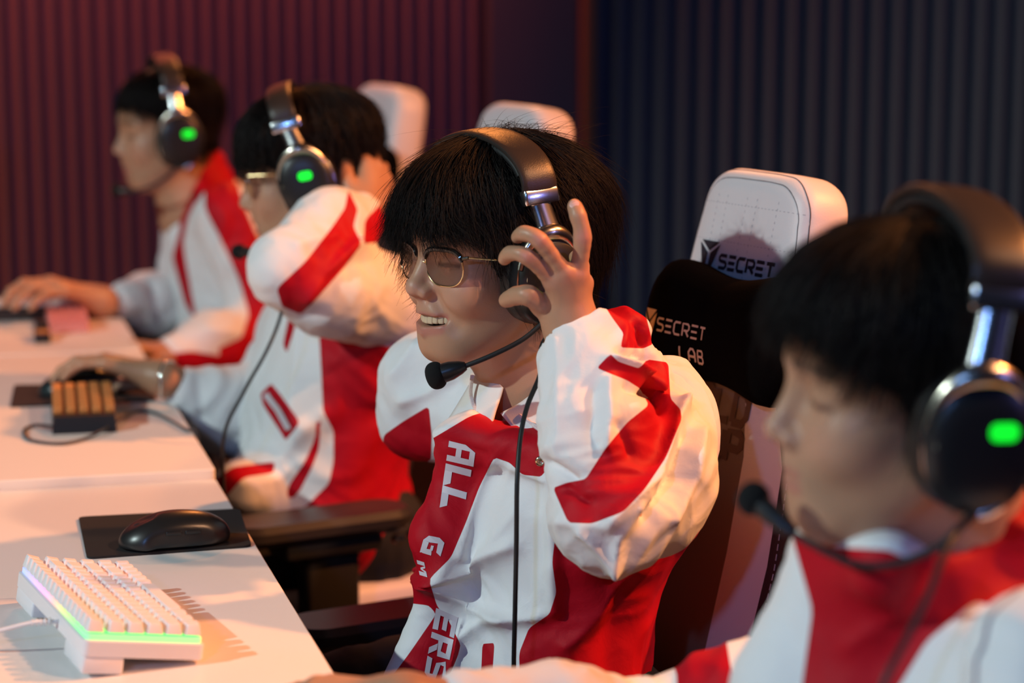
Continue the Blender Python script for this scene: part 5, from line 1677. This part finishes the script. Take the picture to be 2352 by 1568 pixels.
def player1():
    o = np.array((0.4690, 4.3283, 1.0880)); Rm = head_basis(2.3, 4.3, 0)
    J = dict(o=o, R=Rm, s=0.93, eyes='closed')
    J['neck'] = PY(445, 490, 4.34); J['chest'] = PY(520, 640, 4.34); J['pelvis'] = np.array((0.60, 4.36, 0.56))
    J['SL'] = PY(530, 500, 4.16); J['EL'] = PY(590, 790, 4.10); J['WL'] = PY(392, 815, 4.02)
    J['SR'] = PY(440, 540, 4.48); J['ER'] = PY(395, 722, 4.40); J['WR'] = PY(232, 690, 4.24)
    root = thing('person', 'farthest player at the left in profile, red stripe down his jacket, hand reaching forward', 'person', (0.60, 4.36, 0), group='players in red and white team jackets')
    fL = frame(PY(320, 800, 3.98)-J['WL'], (0, 0, 1)); hL = place(hand_local(side=1), fL, J['WL'])
    kn = PY(150, 664, 4.22)
    fR = frame(kn-J['WR'], (0.2, 0, 1)); hR = place(hand_local(curl=(0.62, 0.66, 0.66, 0.6), side=-1, thumb=0.3, tcurl=1.0), fR, J['WR'], 1.12)
    make_body(root, J, dict(L=hL, R=hR), 0.0042*HS)
    hp = dict(c=(-0.006, 0, 0.060), r=(0.098, 0.084, 0.070, 0.100), ph=[0, 40, 60, 72, 84, 100, 125, 150, 180], zl=[.054, .050, .035, .012, -.010, -.045, -.06, -.065, -.07], tuck=0.08, rag=0.004, fluff=0.003)
    make_hair(root, Rm, o, hp, 2000, 0.0007, 6)
    T = [ell(PY(525, 600, 4.34), (0.115, 0.18, 0.13), k=0.06), ell(PY(560, 740, 4.34), (0.125, 0.18, 0.13), k=0.07), ell(PY(560, 850, 4.34), (0.125, 0.18, 0.10), k=0.06),
         cone(PY(530, 500, 4.18), PY(450, 530, 4.48), 0.062, 0.055, k=0.06), cone(PY(475, 510, 4.34), PY(452, 430, 4.34), 0.075, 0.060, k=0.03), cone(PY(482, 480, 4.33), PY(462, 380, 4.33), 0.060, 0.044, k=0.03),
         cone(PY(432, 455, 4.33), PY(385, 350, 4.33), 0.050, 0.060, k=0.01, mode=1), cone(PY(480, 830, 4.26), PY(420, 835, 4.20), 0.05, 0.035, k=0.05)]
    red = [[(405, 470), (430, 400), (445, 320), (560, 320), (540, 420), (520, 450), (560, 555), (590, 690), (640, 800), (610, 870), (560, 830), (545, 780), (545, 700), (480, 540), (452, 458), (432, 500), (420, 560), (445, 700), (452, 740), (425, 700), (395, 590), (415, 520)],
           [(395, 830), (500, 820), (640, 790), (640, 900), (400, 880)]]
    make_cloth(root, 'jacket', T, 0.0065*HS, red, [axis_fold(PY(500, 500, 4.34), PY(560, 800, 4.34), (8, 10), 0.006, 23.3)], [([(500, 560), (540, 720)], 12, 0.006)])
    S1 = [cone(J['SL'], PY(600, 700, 4.12), 0.064, 0.058, k=0.02), cone(PY(600, 700, 4.12), PY(600, 775, 4.10), 0.058, 0.055, k=0.02), cone(PY(600, 785, 4.10), PY(485, 790, 4.06), 0.056, 0.056, k=0.03), cone(PY(485, 790, 4.06), PY(405, 812, 4.02), 0.054, 0.036, k=0.03)]
    red = [[(525, 580), (560, 600), (600, 690), (640, 780), (650, 850), (610, 870), (515, 800), (505, 770), (585, 760), (575, 700)], [(395, 812), (480, 812), (600, 820), (600, 880), (395, 880)]]
    red = [[(470, 400), (540, 400), (560, 470), (590, 540), (632, 640), (690, 790), (620, 870), (520, 850), (500, 800), (555, 775), (572, 720), (548, 640), (512, 560), (470, 480)], [(388, 812), (440, 806), (540, 822), (560, 880), (380, 880)]]
    make_cloth(root, 'sleeve', S1, 0.0058*HS, red, [axis_fold(J['SL'], J['EL'], (10, 18), 0.006, 12.1)], [([(480, 760), (560, 770)], 10, 0.006)], label='near sleeve with a red stripe')
    S2 = [cone(J['SR'], PY(410, 720, 4.41), 0.055, 0.052, k=0.02), cone(PY(405, 722, 4.41), PY(345, 695, 4.33), 0.052, 0.055, k=0.02), cone(PY(345, 695, 4.33), PY(287, 690, 4.27), 0.053, 0.034, k=0.02)]
    make_cloth(root, 'sleeve', S2, 0.0058*HS, [], [axis_fold(J['WR'], J['ER'], (10, 20), 0.008, 17.1)], [([(350, 650), (355, 740)], 8, -0.008)], label='far white sleeve bunched at the wrist')
    legs(root, J)
    boom = ([(0.006, 0.112, -0.046), (0.035, 0.106, -0.068), (0.066, 0.094, -0.082), (0.092, 0.078, -0.086), (0.108, 0.064, -0.084)], 0.0115)
    make_headset('black and silver headset on the farthest player, against the red-lit wall', o, Rm, J, tilt=0.02, boom=boom, cable=None, top=0.138, led_x=-0.014, scale=1.05)

def player4():
    o = np.array((0.7371, 1.5866, 1.0654)); Rm = head_basis(-6.0, -0.7, -4.1)
    J = dict(o=o, R=Rm, s=0.995, eyes='closed')
    J['neck'] = PY(2180, 1390, 1.60); J['chest'] = PY(2220, 1720, 1.61); J['pelvis'] = np.array((0.82, 1.62, 0.56))
    J['SL'] = PY(2420, 1560, 1.42); J['EL'] = np.array((0.72, 1.30, 0.70)); J['WL'] = np.array((0.50, 1.36, 0.63))
    J['SR'] = PY(1960, 1560, 1.78); J['ER'] = PY(1560, 1712, 1.86); J['WR'] = PZ(930, 1612, 0.776)
    root = thing('person', 'nearest player at the right, out of focus, dark hair and high red collar', 'person', (0.82, 1.62, 0), group='players in red and white team jackets')
    fL = frame((-1, 0.2, -0.1), (0, 0, 1)); hL = place(hand_local(side=1), fL, J['WL'])
    kn = PZ(700, 1590, 0.77)
    fR = frame(kn-J['WR'], (0, 0, 1)); hR = place(hand_local(curl=(0.35, 0.4, 0.4, 0.4), side=-1), fR, J['WR'])
    make_body(root, J, dict(L=hL, R=hR), 0.0028*HS)
    hp = dict(c=(0.000, 0, 0.062), r=(0.116, 0.092, 0.082, 0.120), ph=[0, 25, 42, 56, 68, 78, 100, 125, 150, 180], zl=[.056, .052, .042, .028, .014, -.030, -.052, -.055, -.06, -.064], tuck=0.12, rag=0.006, fluff=0.005, wisps=30)
    make_hair(root, Rm, o, hp, 5000, 0.0005, 8)
    T = [ell(PY(2230, 1730, 1.61), (0.135, 0.20, 0.13), k=0.06), ell(np.array((0.80, 1.61, 0.68)), (0.135, 0.19, 0.16), k=0.07),
         cone(PY(2420, 1600, 1.43), PY(1960, 1590, 1.77), 0.066, 0.060, k=0.06),
         cone(PY(2190, 1540, 1.60), PY(2110, 1330, 1.60), 0.090, 0.078, k=0.03),
         cone(PY(2290, 1430, 1.58), PY(2330, 1250, 1.57), 0.060, 0.042, k=0.03), cone(PY(2150, 1400, 1.60), PY(2060, 1130, 1.60), 0.058, 0.068, k=0.01, mode=1),
         cone(PY(1985, 1370, 1.64), PY(1850, 1600, 1.63), 0.044, 0.055, k=0.10), cone(PY(1905, 1295, 1.66), PY(2030, 1300, 1.53), 0.022, 0.024, k=0.03)]
    red = [[(1815, 1215), (1900, 1255), (2040, 1262), (2100, 1290), (2400, 1100), (2400, 1330), (2310, 1400), (2240, 1380), (2130, 1470), (2050, 1600), (1838, 1600), (1866, 1400), (1838, 1300)], [(2230, 1600), (2400, 1430), (2400, 1600)]]
    make_cloth(root, 'jacket', T, 0.0055*HS, red, [axis_fold(PY(2200, 1400, 1.6), PY(2200, 1700, 1.6), (8, 10), 0.005, 43.3)], [([(1960, 1480), (2060, 1400)], 20, 0.006)])
    S2 = [cone(J['SR'], PY(1690, 1655, 1.84), 0.060, 0.060, k=0.03), cone(PY(1680, 1655, 1.84), J['ER'], 0.060, 0.052, k=0.03), cone(J['ER'], J['ER']*0.55+J['WR']*0.45, 0.052, 0.048, k=0.03), cone(J['ER']*0.55+J['WR']*0.45, J['ER']*0.22+J['WR']*0.78, 0.050, 0.036, k=0.03)]
    red = [[(1500, 1420), (1660, 1420), (1690, 1600), (1690, 1800), (1500, 1800), (1560, 1560)]]
    make_cloth(root, 'sleeve', S2, 0.005*HS, red, [axis_fold(J['WR'], J['ER'], (10, 18), 0.006, 37.1)], (), label='far sleeve with a red band')
    S1 = [cone(J['SL'], J['EL'], 0.066, 0.060, k=0.03), cone(J['EL'], J['WL'], 0.058, 0.038, k=0.03)]
    make_cloth(root, 'sleeve', S1, 0.007*HS, [], [axis_fold(J['WL'], J['EL'], (10, 18), 0.006, 47.1)])
    CW = mat('white_collar_cloth', (0.80, 0.77, 0.74), rough=0.6, bump=0.1, bscale=800)
    g = G(); cc = PY(2060, 1290, 1.60)
    loops = []
    g.tube(catmull([PY(1905, 1262, 1.62), PY(1935, 1236, 1.60), PY(1985, 1240, 1.565), PY(2040, 1262, 1.55)], 6), 0.0085, n=10)
    link('shirt_collar', mesh_from('shirt_collar', tolocal(np.array(g.V), root), g.F, CW), root, 'white shirt collar')
    legs(root, J)
    boom = ([(0.000, 0.112, -0.050), (0.030, 0.108, -0.078), (0.070, 0.092, -0.092), (0.112, 0.060, -0.078), (0.130, 0.036, -0.064)], 0.0118)
    cab = [o+Rm@np.array((-0.010, 0.112, -0.052)), PY(2175, 1260, 1.44), PY(2130, 1370, 1.42), PY(2085, 1460, 1.41), PY(2030, 1568, 1.40), PY(1990, 1700, 1.40)]
    make_headset('large blurred black and silver headset on the nearest player', o+Rm@np.array((-0.009, 0, 0)), Rm, J, tilt=-0.11, led_x=-0.014, az=0.108, boom=boom, cable=cab, top=0.146, bwid=0.023, scale=1.07)

for build in (player1, player2, player3, player4):
    build()
